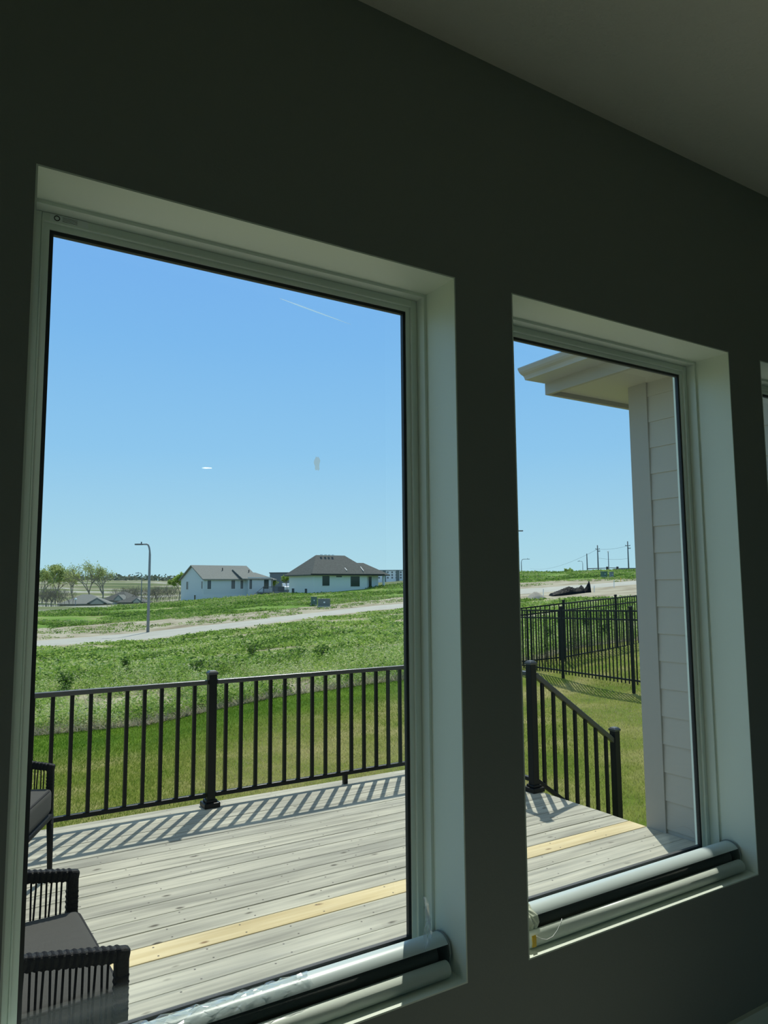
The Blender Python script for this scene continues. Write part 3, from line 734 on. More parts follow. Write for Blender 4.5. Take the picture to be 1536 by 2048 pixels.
for px, D, h, lab in [(142, 17.5, .55, 'dark leafy weed nearest the left window edge above the railing'), (262, 21, .6, 'dark leafy weed above the left stretch of railing, left of the post'),
                      (398, 19.5, .6, 'dark leafy weed just left of the tall railing post cap'), (505, 24, .6, 'dark leafy weed upslope right of the railing post'),
                      (640, 21, .55, 'dark leafy weed above the middle of the right railing stretch'), (1098, 22, .5, 'dark leafy weed seen through the fence near the stair post'),
                      (1172, 24, .55, 'dark leafy weed seen through the fence, middle of the window'), (1205, 21, .5, 'dark leafy weed through the fence close to the siding corner')]:
    tall_weed(px, D, h, lab)

# ------------------------------------------------------------------ metal yard fences
def fence_run(name, a, b, posts, label, n, Hh=1.37):
    """posts: list of xy; top level at each post given"""
    t = empty('metal_fence', tuple(a), label=label, cat='fence')
    o = Vector(a)
    for q in posts:
        q = Vector(q)-o
        p = MB().box((q.x, q.y, q.z-Hh/2-.02), (.048, .048, Hh+.16), rz=t.get('rz', 0)).build('post', M['fence_metal'], t, bevel=.004)
        mb = MB(); taper_cap(mb, q.x, q.y, q.z+.06, .048); mb.build('post_cap', M['fence_metal'], p)
    for q0, q1 in zip(posts[:-1], posts[1:]):
        q0, q1 = Vector(q0)-o, Vector(q1)-o
        for dz in (-.0, -.16, -Hh+.13): MB().bar(q0+Vector((0, 0, dz)), q1+Vector((0, 0, dz)), .028, .030).build('rail', M['fence_metal'], t)
        L_ = (q1-q0).length; m_ = int(L_/.105); pk = []
        for k_ in range(1, m_): 
            q = q0.lerp(q1, k_/m_)
            MB().bar(q+Vector((0, 0, 0)), q+Vector((0, 0, -Hh+.06)), .0175, .0175, upv=(1, 0, 0)).build('picket', M['fence_metal'], t)
    return t
# near run: passes behind the stair railing; far run climbs away behind it; both leave one corner post
nA, nB = site(1122, 1221, 15.2), site(1261, 1222, 13.2)
dn = nB-nA
nC = nA-dn*1.0; nD = nB+dn
fence_run('near', nC, nD, [nC, nA, nB, nD], 'black metal picket fence crossing the lawn behind the stair railing', 0)
fA, fB = site(1127, 1207, 17.1), site(1231, 1196, 18.5)
df = fB-fA
fence_run('far', nC, fB, [nC+Vector((.08, .08, 0)), fA, fB, fB+df, fB+df*2], 'black metal picket fence climbing away along the weed strip', 0)

# ------------------------------------------------------------------ return wall of the house and its eave
wx, wy = 4.12, 3.33
bz = -2.5
rw = empty('wall_return', (wx, wy, bz), kind='structure')
MB().span((0.012, WO-wy, 0), (1.5, -.012, 1.40-bz)).build('wall_core', M['siding'], rw)
# lap boards on the side facing the deck
lap = MB(); z = 1.285-.1787*30
zt_ = 1.385
while z < zt_:
    if z > -2.7:
        z0, z1 = z-bz, min(z+.1787, zt_)-bz
        lap.prism([(-.003+0, z0), (.012, z0), (.012, z1), (.006, z1)], WO-wy, -.14, 'Y')
    z += .1787
lap.build('siding', M['siding'], rw)
MB().span((-.012, -.14, 0), (.03, .012, zt_-bz)).build('corner_board', M['siding_trim'], rw, bevel=.002)
MB().span((.03, -.02, 0), (.14, .012, zt_-bz)).build('corner_board', M['siding_trim'], rw, bevel=.002)
ev = empty('roof_eave', (3.65, 3.69, 1.35), kind='structure')
# coordinates relative to the lower outer corner of the frieze box
MB().span((.03, WO-3.69, .035), (2.0, -.03, .05)).build('soffit', M['soffit'], ev)
MB().span((0, WO-3.69, 0), (.03, 0, .10)).build('frieze_board', M['siding_trim'], ev, bevel=.002)
MB().span((.03, -.03, 0), (2.0, 0, .10)).build('frieze_board', M['siding_trim'], ev, bevel=.002)
og = [(0, .085), (-.185, .083), (-.190, .095), (-.200, .108), (-.225, .118), (-.240, .130), (-.252, .150), (-.252, .158), (-.20, .165), (0, .165)]
MB().prism(og, WO-3.69, .004, 'Y').build('gutter', M['gutter'], ev)
MB().add([(-.20, 0, .165), (-.20, WO-3.69, .165), (2.0, WO-3.69, .165+.9), (2.0, -1.0, .165+.9), (0.0, 0, .165), (2.0, 0, .165)],
         [(0, 1, 2, 3), (0, 3, 5)]).build('roof_shingles', M['shingle'], ev)
MB().span((0, WO-3.69, .10), (2.0, 0, .165)).build('roof_edge', M['siding_trim'], ev)

# ------------------------------------------------------------------ patio chairs
def soft_box(c, d, r=.025, top=.0):
    bm = bmesh.new(); bmesh.ops.create_cube(bm, size=1)
    for v in bm.verts: v.co = Vector((v.co.x*d[0], v.co.y*d[1], v.co.z*d[2]))
    bmesh.ops.bevel(bm, geom=bm.edges[:], offset=r, segments=4, profile=.6, affect='EDGES')
    bmesh.ops.subdivide_edges(bm, edges=[e_ for e_ in bm.edges if e_.calc_length() > .2], cuts=6, use_grid_fill=True)
    for v in bm.verts:
        u, w_ = v.co.x/d[0]*2, v.co.y/d[1]*2
        if v.co.z > 0: v.co.z += top*(1-min(1, u*u))*(1-min(1, w_*w_))
        v.co += Vector(c)
    mb = MB(); bm.verts.ensure_lookup_table(); mb.v = [tuple(v.co) for v in bm.verts]; mb.f = [tuple(v.index for v in f.verts) for f in bm.faces]; bm.free()
    return mb
def patio_chair():
    t = empty('patio_chair')
    hw = .335; fx = .30; tilt = math.tan(math.radians(10))
    zf = .597; bx = -.33
    armz = lambda x_: zf+(fx-x_)*tilt
    for s in (-1, 1):
        # woven arm with rounded front corner that turns down into the wrapped front post
        o = MB().bar((bx, s*hw, armz(bx)), (fx+.018, s*hw, armz(fx+.018)), .036, .038, upv=(0, 0, 1)).build('arm_frame', M['wicker'], t, bevel=.011, seg=3)
        MB().bar((fx-.003, s*hw, armz(fx-.003)-.003), (fx-.001, s*hw, .33), .036, .038, upv=(1, 0, 0)).build('front_post', M['wicker'], t, bevel=.010, seg=3)
        rg = MB()
        for k_ in range(34):
            x_ = fx-.008-k_*.0185
            if x_ > bx+.01: rg.bar((x_, s*hw, armz(x_)), (x_-.0176, s*hw, armz(x_-.0176)), .0385+.0012*(k_ % 2), .0405+.0012*((k_+1) % 2))
        for k_ in range(13):
            z_ = zf-.045-k_*.0175; rg.bar((fx-.003, s*hw, z_), (fx-.003, s*hw, z_-.0168), .0385+.0012*(k_ % 2), .0405, upv=(1, 0, 0))
        rg.build('rope_binding', M['rope'], o, bevel=.008, seg=2)
        MB().tube([(fx+.002, s*hw, .34), (fx+.008, s*hw, .17), (fx+.012, s*hw, 0)], [.019, .016, .013], 10).build('leg', M['wicker'], t, smooth=True)
        MB().tube([(bx-.01, s*hw, .34), (bx-.05, s*hw, .17), (bx-.08, s*hw, 0)], [.019, .016, .013], 10).build('leg', M['wicker'], t, smooth=True)
        MB().tube([(bx-.005, s*hw, .33), (bx-.03, s*hw, .60), (bx-.10, s*hw, .84)], [.022, .022, .020], 10).build('back_post', M['wicker'], t, smooth=True)
        MB().tube([(bx, s*hw, .34), (fx, s*hw, .34)], .019, 10).build('seat_rail', M['wicker'], t, smooth=True)
        for k_ in range(36):
            x0_ = fx-.040-k_*.0163
            if x0_ < bx+.02: break
            j = .004*math.sin(k_*2.3)
            MB().tube([(x0_+.002, s*hw, armz(x0_)-.018), (x0_+j, s*(hw+.001), .47), (x0_-.001, s*hw, .345)], .0034, 6).build('arm_cord', M['rope'], t, smooth=True)
    MB().tube([(fx, -hw, .335), (fx, hw, .335)], .021, 10).build('seat_rail', M['wicker'], t, smooth=True)
    MB().tube([(bx, -hw, .335), (bx, hw, .335)], .021, 10).build('seat_rail', M['wicker'], t, smooth=True)
    MB().tube([(bx-.10, -hw-.015, .84), (bx-.115, 0, .85), (bx-.10, hw+.015, .84)], .024, 10).build('back_rail', M['wicker'], t, smooth=True)
    for k_ in range(13):
        y_ = -.28+k_*.56/12
        MB().tube([(bx-.105, y_, .835), (bx-.035, y_, .60), (bx, y_, .345)], .0058, 6).build('back_cord', M['rope'], t, smooth=True)
    cu = soft_box((.005, 0, .425), (.63, .615, .135), .034, .022).build('seat_cushion', M['cushion'], t, smooth=True)
    for z_, e_ in ((.484, .0), (.366, .0)):
        a_, b_ = .315-.010, .3075-.010; rr_ = .035; pts = []
        for cx_, cy_, s0 in ((a_-rr_, b_-rr_, 0), (-a_+rr_, b_-rr_, 1), (-a_+rr_, -b_+rr_, 2), (a_-rr_, -b_+rr_, 3)):
            for q in range(5):
                an = s0*PI/2+q*PI/8; pts.append((.005+cx_+rr_*math.cos(an), cy_+rr_*math.sin(an), z_))
        pts.append(pts[0])
        MB().tube(pts, .0058, 6, caps=False).build('piping', M['piping'], cu, smooth=True)
    mb = soft_box((0, 0, 0), (.12, .60, .40), .04, 0)
    Rm = Matrix.Rotation(math.radians(-14), 3, 'Y')
    mb.v = [tuple(Rm @ Vector(v)+Vector((-.275, 0, .685))) for v in mb.v]
    mb.build('back_cushion', M['cushion'], t, smooth=True)
    return t
ch = patio_chair(); ch.location = (.184, 2.508, DZ); ch.rotation_euler = (0, 0, .035)
setp(ch, 'charcoal woven patio chair with grey cushion, the nearer one by the window', 'chair', 'patio chairs on the deck')
c2 = copy_tree(ch); c2.location = (.215, 4.40, DZ); c2.rotation_euler = (0, 0, math.radians(-23))
setp(c2, 'charcoal woven patio chair with grey cushion, the farther one near the railing', 'chair')

# ------------------------------------------------------------------ street lamps and poles
def street_lamp(pos, top, arm, label, r0=.11, group=None, dirv=None, name='street_lamp', globe=False):
    t = empty(name, pos, label=label, cat='street light', group=group)
    h = top-pos[2]; d = Vector(dirv or (-rt.x, -rt.y, 0)).normalized()
    if globe:
        MB().tube([(0, 0, -.3), (0, 0, h-.5)], [r0, r0*.7], 8).build('pole', M['pole'], t, smooth=True)
        MB().tube([(0, 0, h-.5), (0, 0, h-.4), (0, 0, h-.1), (0, 0, h)], [.12, .28, .26, .08], 12).build('lantern', M['globe'], t, smooth=True)
        return t
    pts = [Vector((0, 0, -.3)), Vector((0, 0, h*.5)), Vector((0, 0, h-.9))]
    pts += [Vector((0, 0, h-.9))+d*(.35*arm*(1-math.cos(q)))+Vector((0, 0, .9*math.sin(q))) for q in (PI/8, PI/4, 3*PI/8, PI/2)]
    tip = pts[-1]+d*arm*.65; pts.append(tip)
    MB().tube(pts, [r0, r0*.85, r0*.7]+[r0*.55]*4+[r0*.4], 10).build('pole', M['pole'], t, smooth=True)
    MB().bar(tip-d*.1, tip+d*.55, .26, .12).build('lamp_head', M['far_pole'], t, bevel=.03)
    MB().tube([tip-Vector((0, 0, -.02)), tip+Vector((0, 0, .22))], .05, 8).build('photocell', M['far_pole'], t)
    return t
lb = drop(298, 62); street_lamp(lb, site(303, 1088, 62).z, .75, 'tall grey street lamp with curved arm at the near edge of the road', .13)
lb = drop(283, 150); street_lamp(lb, site(285, 1146, 150).z, .75, 'distant small street lamp just left of the tall grey lamp', .11)
lb = drop(152, 165); street_lamp(lb, site(152, 1196, 165).z, 0, 'short white lantern post in front of the low grey roofs', .10, globe=True, name='lamp_post')
rdir = (rt.x, rt.y, 0)
lb = drop(1021, 80); street_lamp(lb, site(1021, 1061, 80).z, 1.0, 'street lamp whose arm tip shows at the left edge of the middle window', .11, dirv=rdir)
lb = drop(1044, 185); street_lamp(lb, site(1044, 1118, 185).z, 1.6, 'far street lamp over the hill crest at left of the middle window', .12, dirv=rdir)
lb = drop(1167, 230); street_lamp(lb, site(1167, 1122, 230).z, 1.0, 'far thin lamp pole just left of the traffic signal mast', .10)
lb = drop(1219, 230); street_lamp(lb, site(1219, 1101, 230).z, 0, 'far lamp pole with lantern top between the two utility poles', .16, globe=True, name='lamp_post')

def utility_pole(px, ytop, D, label, arms):
    p_ = drop(px, D); t = empty('utility_pole', p_, label=label, cat='utility pole'); h = site(px, ytop, D).z-p_.z
    MB().tube([(0, 0, -.5), (0, 0, h)], [.26, .17], 8).build('pole', M['far_pole'], t, smooth=True)
    for dz, w_, sh in arms:
        MB().bar(Vector(rdir)*(-w_+sh)+Vector((0, 0, h-dz)), Vector(rdir)*(w_+sh)+Vector((0, 0, h-dz)), .16, .18).build('crossarm', M['far_pole'], t)
        for q in (-.9, 0, .9):
            c_ = Vector(rdir)*(w_*q+sh)+Vector((0, 0, h-dz)); MB().tube([c_, c_+Vector((0, 0, .35))], .08, 6).build('insulator', M['far_pole'], t)
    return t, p_+Vector((0, 0, h))
u1, T1 = utility_pole(1198, 1090, 260, 'wooden utility pole on the hill crest, left one of the pair', [(1.4, .75, 0), (2.2, .35, .5)])
u2, T2 = utility_pole(1259, 1082, 260, 'wooden utility pole on the hill crest nearest the grey siding', [(1.6, .9, 0), (2.6, .4, .6)])
def wire(a, b, sag, label, r=.03):
    a, b = Vector(a), Vector(b); pts = [a.lerp(b, q/16)-Vector((0, 0, sag*4*(q/16)*(1-q/16))) for q in range(17)]
    MB().tube([p_-a for p_ in pts], r, 5).build('power_line', M['wire'], label=label, cat='power line').location = a
wire(T1-Vector((0, 0, 1.4)), T2-Vector((0, 0, 1.6)), .5, 'power line strung between the two utility poles')
wire(T1-Vector((0, 0, 1.4)), site(1060, 1137, 520), 3.0, 'power line descending left from the left utility pole', .035)
wire(T2-Vector((0, 0, 6.2)), T1-Vector((0, 0, 4.6)), .4, 'lower cable between the two utility poles')
# traffic signal mast
p_ = drop(1176, 240); t = empty('traffic_signal', p_, label='dark traffic signal mast with long horizontal arm on the hill crest', cat='traffic signal'); h = site(1176, 1107, 240).z-p_.z; ha = site(1176, 1137.5, 240).z-p_.z
MB().tube([(0, 0, -.4), (0, 0, h)], [.2, .14], 8).build('mast', M['far_pole'], t)
MB().tube([(0, 0, ha), Vector(rdir)*10.5+Vector((0, 0, ha+.35))], [.17, .09], 8).build('mast_arm', M['far_pole'], t)
for q in (6.6, 10.0): MB().box(Vector(rdir)*q+Vector((0, 0, ha+.1)), (.5, .5, 1.1)).build('signal_head', M['fascia_dark'], t)
# long low dark building beyond the crest
p_ = drop(1290, 300); MB().box((p_.x+4, p_.y, (site(1280, 1136, 300).z+p_.z)/2), (28, 10, site(1280, 1136, 300).z-p_.z), rz=-YAW).build('roadside_wall', M['dark_building'], label='long low dark wall on the horizon beside the siding', cat='wall')

# ------------------------------------------------------------------ utility boxes, stakes, dark sheet, mounds
def cabinet(px, D, w_, d_, h_, m_, label, rz=-.4):
    p_ = drop(px, D); t = empty('utility_cabinet', p_, rz, label=label, cat='utility box')
    MB().box((0, 0, .06), (w_+.2, d_+.2, .16)).build('pad', M['concrete'], t)
    MB().box((0, 0, .12+h_/2), (w_, d_, h_)).build('body', m_, t, bevel=.03)
    MB().box((0, 0, .12+h_+.02), (w_+.06, d_+.06, .07)).build('lid', m_, t, bevel=.02)
    MB().box((.0, -d_/2-.01, .12+h_*.55), (w_*.14, .02, h_*.18)).build('warning_label', M['sticker'], t)
    return t
cabinet(628, 88, .7, .7, .85, M['util_green'], 'small green utility pedestal left of the wide grey-green box across the road')
cabinet(648, 84, 1.35, 1.0, .78, M['util_grey'], 'wide grey-green transformer box beside the road in front of the hipped house')
cabinet(1209, 104, .75, .7, .70, M['util_green'], 'green utility box beyond the road, left of the grey one, in the middle window')
cabinet(1224, 100, .45, .45, .70, M['pole'], 'narrow grey utility box beyond the road nearest the siding in the middle window')
def stake(px, D, h_, m_, label):
    p_ = drop(px, D); t = MB().box((0, 0, h_/2-.05), (.05, .05, h_+.1)); o = t.build('survey_stake', m_, label=label, cat='stake'); o.location = p_; o.rotation_euler = (.04, .03, 0)
stake(1228, 72, .75, M['cord'], 'short pale survey stake by the sandy ground in front of the grey box')
stake(1242, 84, .55, M['yellow'], 'small yellow marker stake on the road verge near the siding')
stake(1086, 66, .7, M['cord'], 'short pale survey stake beside the grey dirt mound')
stake(1188, 66, .6, M['cord'], 'short pale stake right of the black plastic sheet')
def heap(name, pxa, pxb, D, hgt, dep_, mt, label, cat, seed, shape):
    r = random.Random(seed); a, b_ = drop(pxa, D), drop(pxb, D); nx, ny = 34, 14; vs = []; fs = []; c_ = (a+b_)/2
    ax = (b_-a).xy.normalized(); ay = Vector((-ax.y, ax.x)); W_ = (b_-a).xy.length
    for i in range(nx):
        for j in range(ny):
            u, v_ = i/(nx-1), j/(ny-1); q = ax*(u-.5)*W_+ay*(v_-.5)*dep_
            hh = hgt*shape(u)*math.sin(PI*v_)**.7*(1+r.uniform(-.09, .09)) if 0 < i < nx-1 and 0 < j < ny-1 else -.12
            vs.append((q.x, q.y, gz(c_.x+q.x, c_.y+q.y)-c_.z+hh+.02))
    for i in range(nx-1):
        for j in range(ny-1):
            k_ = i*ny+j; fs.append((k_, k_+ny, k_+ny+1, k_+1))
    m = MB(); m.v = vs; m.f = fs; o = m.build(name, mt, label=label, cat=cat, smooth=(name == 'dirt_mound')); o.location = c_; return o
heap('plastic_sheet', 1100, 1166, 66, .75, 2.0, M['tarp'], 'crumpled black plastic sheeting heaped beside the road', 'plastic sheet', 4,
     lambda u: (.25+1.1*u) if u < .6 else (.78+.14*math.sin(u*14)))
heap('plastic_sheet', 1162, 1179, 66.5, .85, 1.2, M['tarp'], 'upright peak of black plastic right of the crumpled heap', 'plastic sheet', 6, lambda u: .25+u**2.2)
heap('dirt_mound', 1052, 1088, 64, .55, 3.0, M['dirt'], 'low grey dirt mound left of the black plastic sheeting', 'dirt mound', 7, lambda u: math.sin(PI*u)**1.2)

# ------------------------------------------------------------------ houses
def frame_at(px, py_base, D, ang, **k):
    """origin on the ground; local +x runs along the long front, +y away from the viewer, turned by ang"""
    v = site(px, py_base, D); rz = math.atan2(rt.y, rt.x)+ang
    return v, rz
def win(parent, x0, x1, z0, z1, y=0, axis='x', glass='mid_glass', mull=0, tr=.09):
    """window on a wall plane: trim frame with recessed pane and bars as sub-part"""
    f = MB()
    def sp(a0, a1, b0, b1, d0, d1):
        if axis == 'x': f.span((a0, y-d1, b0), (a1, y-d0, b1))
        else: f.span((y-d1, a0, b0), (y-d0, a1, b1))
    sp(x0-tr, x0, z0-tr, z1+tr, 0, .06); sp(x1, x1+tr, z0-tr, z1+tr, 0, .06); sp(x0, x1, z1, z1+tr, 0, .06); sp(x0, x1, z0-tr, z0, 0, .06)
    for k_ in range(mull): xm = x0+(x1-x0)*(k_+1)/(mull+1); sp(xm-.04, xm+.04, z0, z1, 0, .05)
    o = f.build('window', M['house_trim'], parent)
    f = MB(); sp(x0, x1, z0, z1, .0, .025); f.build('pane', M[glass], o)
def gable_roof(mb, x0, x1, y0, y1, ze, zr, ov=.35, th=.18, hip0=False, hip1=False, hf=1.0):
    ym = (y0+y1)/2; x0 -= ov; x1 += ov; y0 -= ov; y1 += ov; s = (zr-ze)/((y1-y0)/2-ov); ze2 = ze-ov*s
    ra = x0+((y1-y0)/2*hf if hip0 else 0); rb = x1-((y1-y0)/2*hf if hip1 else 0)
    vs = [(x0, y0, ze2), (x1, y0, ze2), (x1, y1, ze2), (x0, y1, ze2), (ra, ym, zr), (rb, ym, zr)]
    lo = [(a, b_, c_-th) for a, b_, c_ in vs]
    fs = [(0, 1, 5, 4), (2, 3, 4, 5), (6, 10, 11, 7), (8, 9, 10, 11), (0, 6, 7, 1), (2, 8, 9, 3)]
    fs += [(3, 0, 4), (9, 10, 6), (3, 9, 6, 0)] if hip0 else [(0, 4, 10, 6), (4, 3, 9, 10)]
    fs += [(1, 2, 5), (7, 11, 8), (1, 7, 8, 2)] if hip1 else [(1, 7, 11, 5), (5, 11, 8, 2)]
    mb.add(vs+lo, fs)

# white gabled house with walk-out basement and a small deck
v, rz = frame_at(407, 1203, 126, math.radians(38))
h1 = empty('house', (v.x, v.y, v.z-.2), rz, label='white gabled house with grey roof and small back deck, left of the hipped house', cat='house')
k1 = 126/F   # metres per picture unit at the front corner
EZ = 4.25; RZ = EZ+2.4; Dp = 10.0; Lm = 13.0
b_ = MB(); b_.span((0, 0, -.8), (Lm*.62, Dp, EZ)); b_.span((Lm*.62, -1.0, -.8), (Lm*.98, Dp-2, EZ+.15)); b_.span((Lm*.98, .6, .2), (13.9, Dp-3, EZ-.1))
b_.prism([(0, EZ), (Dp, EZ), (Dp/2, RZ-.2)], 0.02, .3)
b_.build('wall', M['house_white'], h1)
MB().span((-.02, -.03, -.8), (Lm*.62, -.0, 1.35)).build('basement_cladding', M['house_white2'], h1)
rf = MB(); gable_roof(rf, 0, Lm*.80, 0, Dp, EZ, RZ); rf.build('roof', M['shingle'], h1)
rf = MB(); gable_roof(rf, Lm*.55, 12.6, -.9, 6.5, EZ+.05, RZ-.75, hip1=True); rf.build('roof', M['shingle'], h1)
rf = MB(); gable_roof(rf, 11.6, 14.4, .6, 6, EZ-.1, EZ+1.1, hip1=True); rf.build('roof', M['shingle'], h1)
for a, c_ in ((.65, 1.35), (5.2, 5.95), (7.0, 7.55)): win(h1, a, c_, 2.35, 3.85, y=0 if a < 7 else 0)
win(h1, 8.25, 8.8, 2.3, 4.0, y=-1.0); win(h1, 11.2, 12.2, 2.3, 4.05, y=-1.0, glass='dark_glass', mull=0)
win(h1, 12.85, 13.75, 2.5, 3.9, y=.6, glass='dark_glass', mull=1)
win(h1, 3.2, 3.9, .35, 1.3, y=0, axis='y', glass='dark_glass'); win(h1, 6.6, 7.5, 2.3, 3.7, y=0, axis='y'); win(h1, .4, .9, 2.4, 3.7, y=0, axis='y')
dk = MB(); dk.span((9.9, -3.2, 1.55), (14.2, -1.0, 1.75)); dko = dk.build('deck_platform', M['pole'], h1)
rg = MB()
for a in range(0, 34): rg.span((9.95+a*.126, -3.2, 1.75), (9.98+a*.126, -3.17, 2.65))
rg.span((9.9, -3.22, 2.62), (14.2, -3.14, 2.7)); rg.span((14.12, -3.2, 1.7), (14.2, -1.1, 2.7))
for a in (9.9, 12, 14.1): rg.span((a, -3.22, -.9), (a+.12, -3.1, 2.7))
rg.build('railing', M['far_pole'], h1)
sr_ = MB()
for i in range(8): sr_.span((9.9-.28*(i+1), -3.1, 1.55-.2*i-.06), (9.9-.28*i, -2.2, 1.55-.2*i))
sr_.bar((9.9, -3.12, 2.6), (7.7, -3.12, 1.0), .07); sr_.build('stairs', M['far_pole'], h1)
MB().tube([(4.9, 3, EZ+1.3), (4.9, 3, EZ+1.9)], .09, 8).build('roof_vent', M['fascia_dark'], h1)
MB().tube([(9.5, 1.6, EZ+1.0), (9.5, 1.6, EZ+1.55)], .09, 8).build('roof_vent', M['fascia_dark'], h1)

# white hipped-roof house
v, rz = frame_at(627, 1188, 116, math.radians(35))
h2 = empty('house', (v.x, v.y, v.z-.3), rz, label='white one-storey house with dark hipped roof in the centre distance', cat='house')
EZ2 = 3.75; Dp2 = 8.4; L2 = 13.2
b_ = MB(); b_.span((0, 0, -1.2), (L2*.78, Dp2, EZ2)); b_.span((L2*.78, .9, -.6), (L2, Dp2-1, EZ2)); b_.build('wall', M['house_white2'], h2)
rf = MB(); gable_roof(rf, -.1, L2*.86, -.1, Dp2, EZ2+.05, EZ2+3.0, ov=.55, hip0=True, hip1=True, hf=.72); rf.build('roof', M['shingle_dark'], h2)
rf = MB(); gable_roof(rf, L2*.50, L2+1.2, .4, Dp2-2.5, EZ2+.02, EZ2+1.75, ov=.55, hip0=False, hip1=True); rf.build('roof', M['shingle_dark'], h2)
MB().span((-.9, -.8, EZ2-.42), (L2+.2, -.72, EZ2-.22)).build('fascia', M['fascia_dark'], h2)
win(h2, 1.6, 2.95, 1.6, 3.2, glass='dark_glass', tr=.06); win(h2, 7.0, 8.8, 1.45, 3.15, glass='dark_glass', tr=.06)
win(h2, 10.35, 10.75, 1.0, 3.1, y=.9, glass='dark_glass', tr=.05); win(h2, 11.2, 11.8, 1.0, 3.1, y=.9, glass='dark_glass', tr=.05)
win(h2, 4.2, 5.3, 2.98, 3.2, glass='dark_glass', tr=.03)
win(h2, 2.0, 2.8, .35, 1.15, y=0, axis='y', glass='dark_glass', tr=.05); win(h2, 6.4, 7.3, .35, 1.2, y=0, axis='y', glass='dark_glass', tr=.05)
for a in (4.9, 6.2, 7.0, 7.9, 8.8): pass
for a in (3.6, 4.4, 5.1, 5.8): MB().box((a, Dp2/2-.5, EZ2+3.02), (.34, .3, .16)).build('roof_vent', M['globe'], h2)
for p0, p1 in (((6.4, .15, EZ2+.35), (6.75, 2.3, EZ2+1.45)), ((9.6, .0, EZ2+.3), (9.9, 1.5, EZ2+1.1))):
    MB().bar(p0, p1, .10, .06).build('roof_flashing', M['house_trim'], h2)
for a in (L2+.6,): MB().span((a, .2, -.3), (a+.3, .5, EZ2-.3)).build('porch_post', M['house_trim'], h2)
MB().box((9.9, -.1, .45), (.8, .7, .9)).build('air_conditioner', M['util_grey'], h2, bevel=.04)

# dark building between the two houses, and pale apartment block
v, rz = frame_at(566, 1166, 210, math.radians(0)); v2 = site(566, 1146, 210)
d_ = empty('building', (v.x, v.y, v.z-3), rz, label='long dark flat-roofed building between the two white houses', cat='building')
MB().box((1.5, 6, (v2.z-v.z+3)/2), (11, 10, v2.z-v.z+3)).build('wall', M['dark_building'], d_)
MB().box((1.5, 6, v2.z-v.z+3+.1), (11.4, 10.4, .25)).build('roof', M['far_pole'], d_)
v, rz = frame_at(792, 1159, 430, math.radians(8)); hA = site(792, 1141, 430).z-v.z+2
ap = empty('apartment_building', (v.x, v.y, v.z-2), rz, label='pale four-storey apartment block on the horizon right of the hipped house', cat='building')
MB().box((0, 6, hA/2), (24, 12, hA)).build('wall', M['house_trim'], ap)
MB().box((0, 6, hA+.2), (24.6, 12.6, .4)).build('roof', M['pole'], ap)
for i in range(9):
    for j in range(3):
        x_ = -10.6+i*2.6; z_ = 2.6+j*1.6; win(ap, x_, x_+1.0, z_, z_+.95, y=0, glass='mid_glass', tr=.08)
for a in (-7, 1, 8.5): MB().span((a-.9, -.35, 0), (a+.9, 0, hA)).build('facade_bay', M['util_grey'], ap)

# white truck parked between the houses
p_ = drop(573, 150); p_.z = site(573, 1184, 150).z
tr = empty('truck', p_, math.atan2(rt.y, rt.x)-1.35, label='white pickup truck parked between the two white houses', cat='truck')
MB().prism([(-2.4, .45), (2.5, .45), (2.5, 1.05), (1.35, 1.15), (.85, 1.75), (-.45, 1.8), (-.7, 1.15), (-2.4, 1.15)], -.9, .9, 'Y').build('body', M['white_body'], tr, bevel=.06)
MB().prism([(-.42, 1.18), (1.1, 1.18), (.78, 1.66), (-.34, 1.7)], -.92, .92, 'Y').build('windows', M['dark_glass'], tr)
for a in (-1.55, 1.6):
    for s in (-1, 1): MB().tube([(a, s*.92, .38), (a, s*.68, .38)], .38, 14).build('wheel', M['tyre'], tr)

# low grey-roofed houses down the slope at left
def low_house(px, ytop, D, w_, dp, rise, ang, wallm, label, roofm='shingle'):
    v = site(px, ytop, D); rz_ = math.atan2(rt.y, rt.x)+ang; g = gz(v.x, v.y)
    e0 = v.z-rise; t = empty('house', (v.x, v.y, min(g, e0-2.2)), rz_, label=label, cat='house'); ze = e0-t.location.z
    MB().span((-w_/2, 0, -.4), (w_/2, dp, ze)).build('wall', M[wallm], t)
    r_2 = MB(); gable_roof(r_2, -w_/2, w_/2, 0, dp, ze, ze+rise, hip0=True, hip1=True, ov=.4); r_2.build('roof', M[roofm], t)
    g2 = MB(); g2.prism([(w_*.05, ze-.05), (w_*.45, ze-.05), (w_*.25, ze+rise*.62)], -.9, 1.5, 'Y'); g2.build('gable', M['shingle'], t)
    g3 = MB(); g3.prism([(w_*.10, ze-.3), (w_*.40, ze-.3), (w_*.25, ze+rise*.42)], -.98, -.9, 'Y'); g3.build('gable_front', M[wallm], t)
    win(t, -w_*.35, -w_*.2, ze-1.7, ze-.6, y=0, glass='dark_glass', tr=.06); win(t, w_*.17, w_*.32, ze-1.7, ze-.6, y=0, glass='dark_glass', tr=.06)
low_house(170, 1189, 172, 11, 9, 2.0, .3, 'tan_wall', 'low tan house with grey hipped roof, leftmost below the trees')
low_house(228, 1183, 198, 8.6, 8, 2.2, -.3, 'tan_wall', 'low house with darker grey roof between the tan house and the street lamp', 'shingle_dark')
low_house(262, 1191, 180, 6.5, 7, 1.5, .1, 'tan_wall', 'small grey-roofed house just left of the street lamp base', 'shingle_dark')

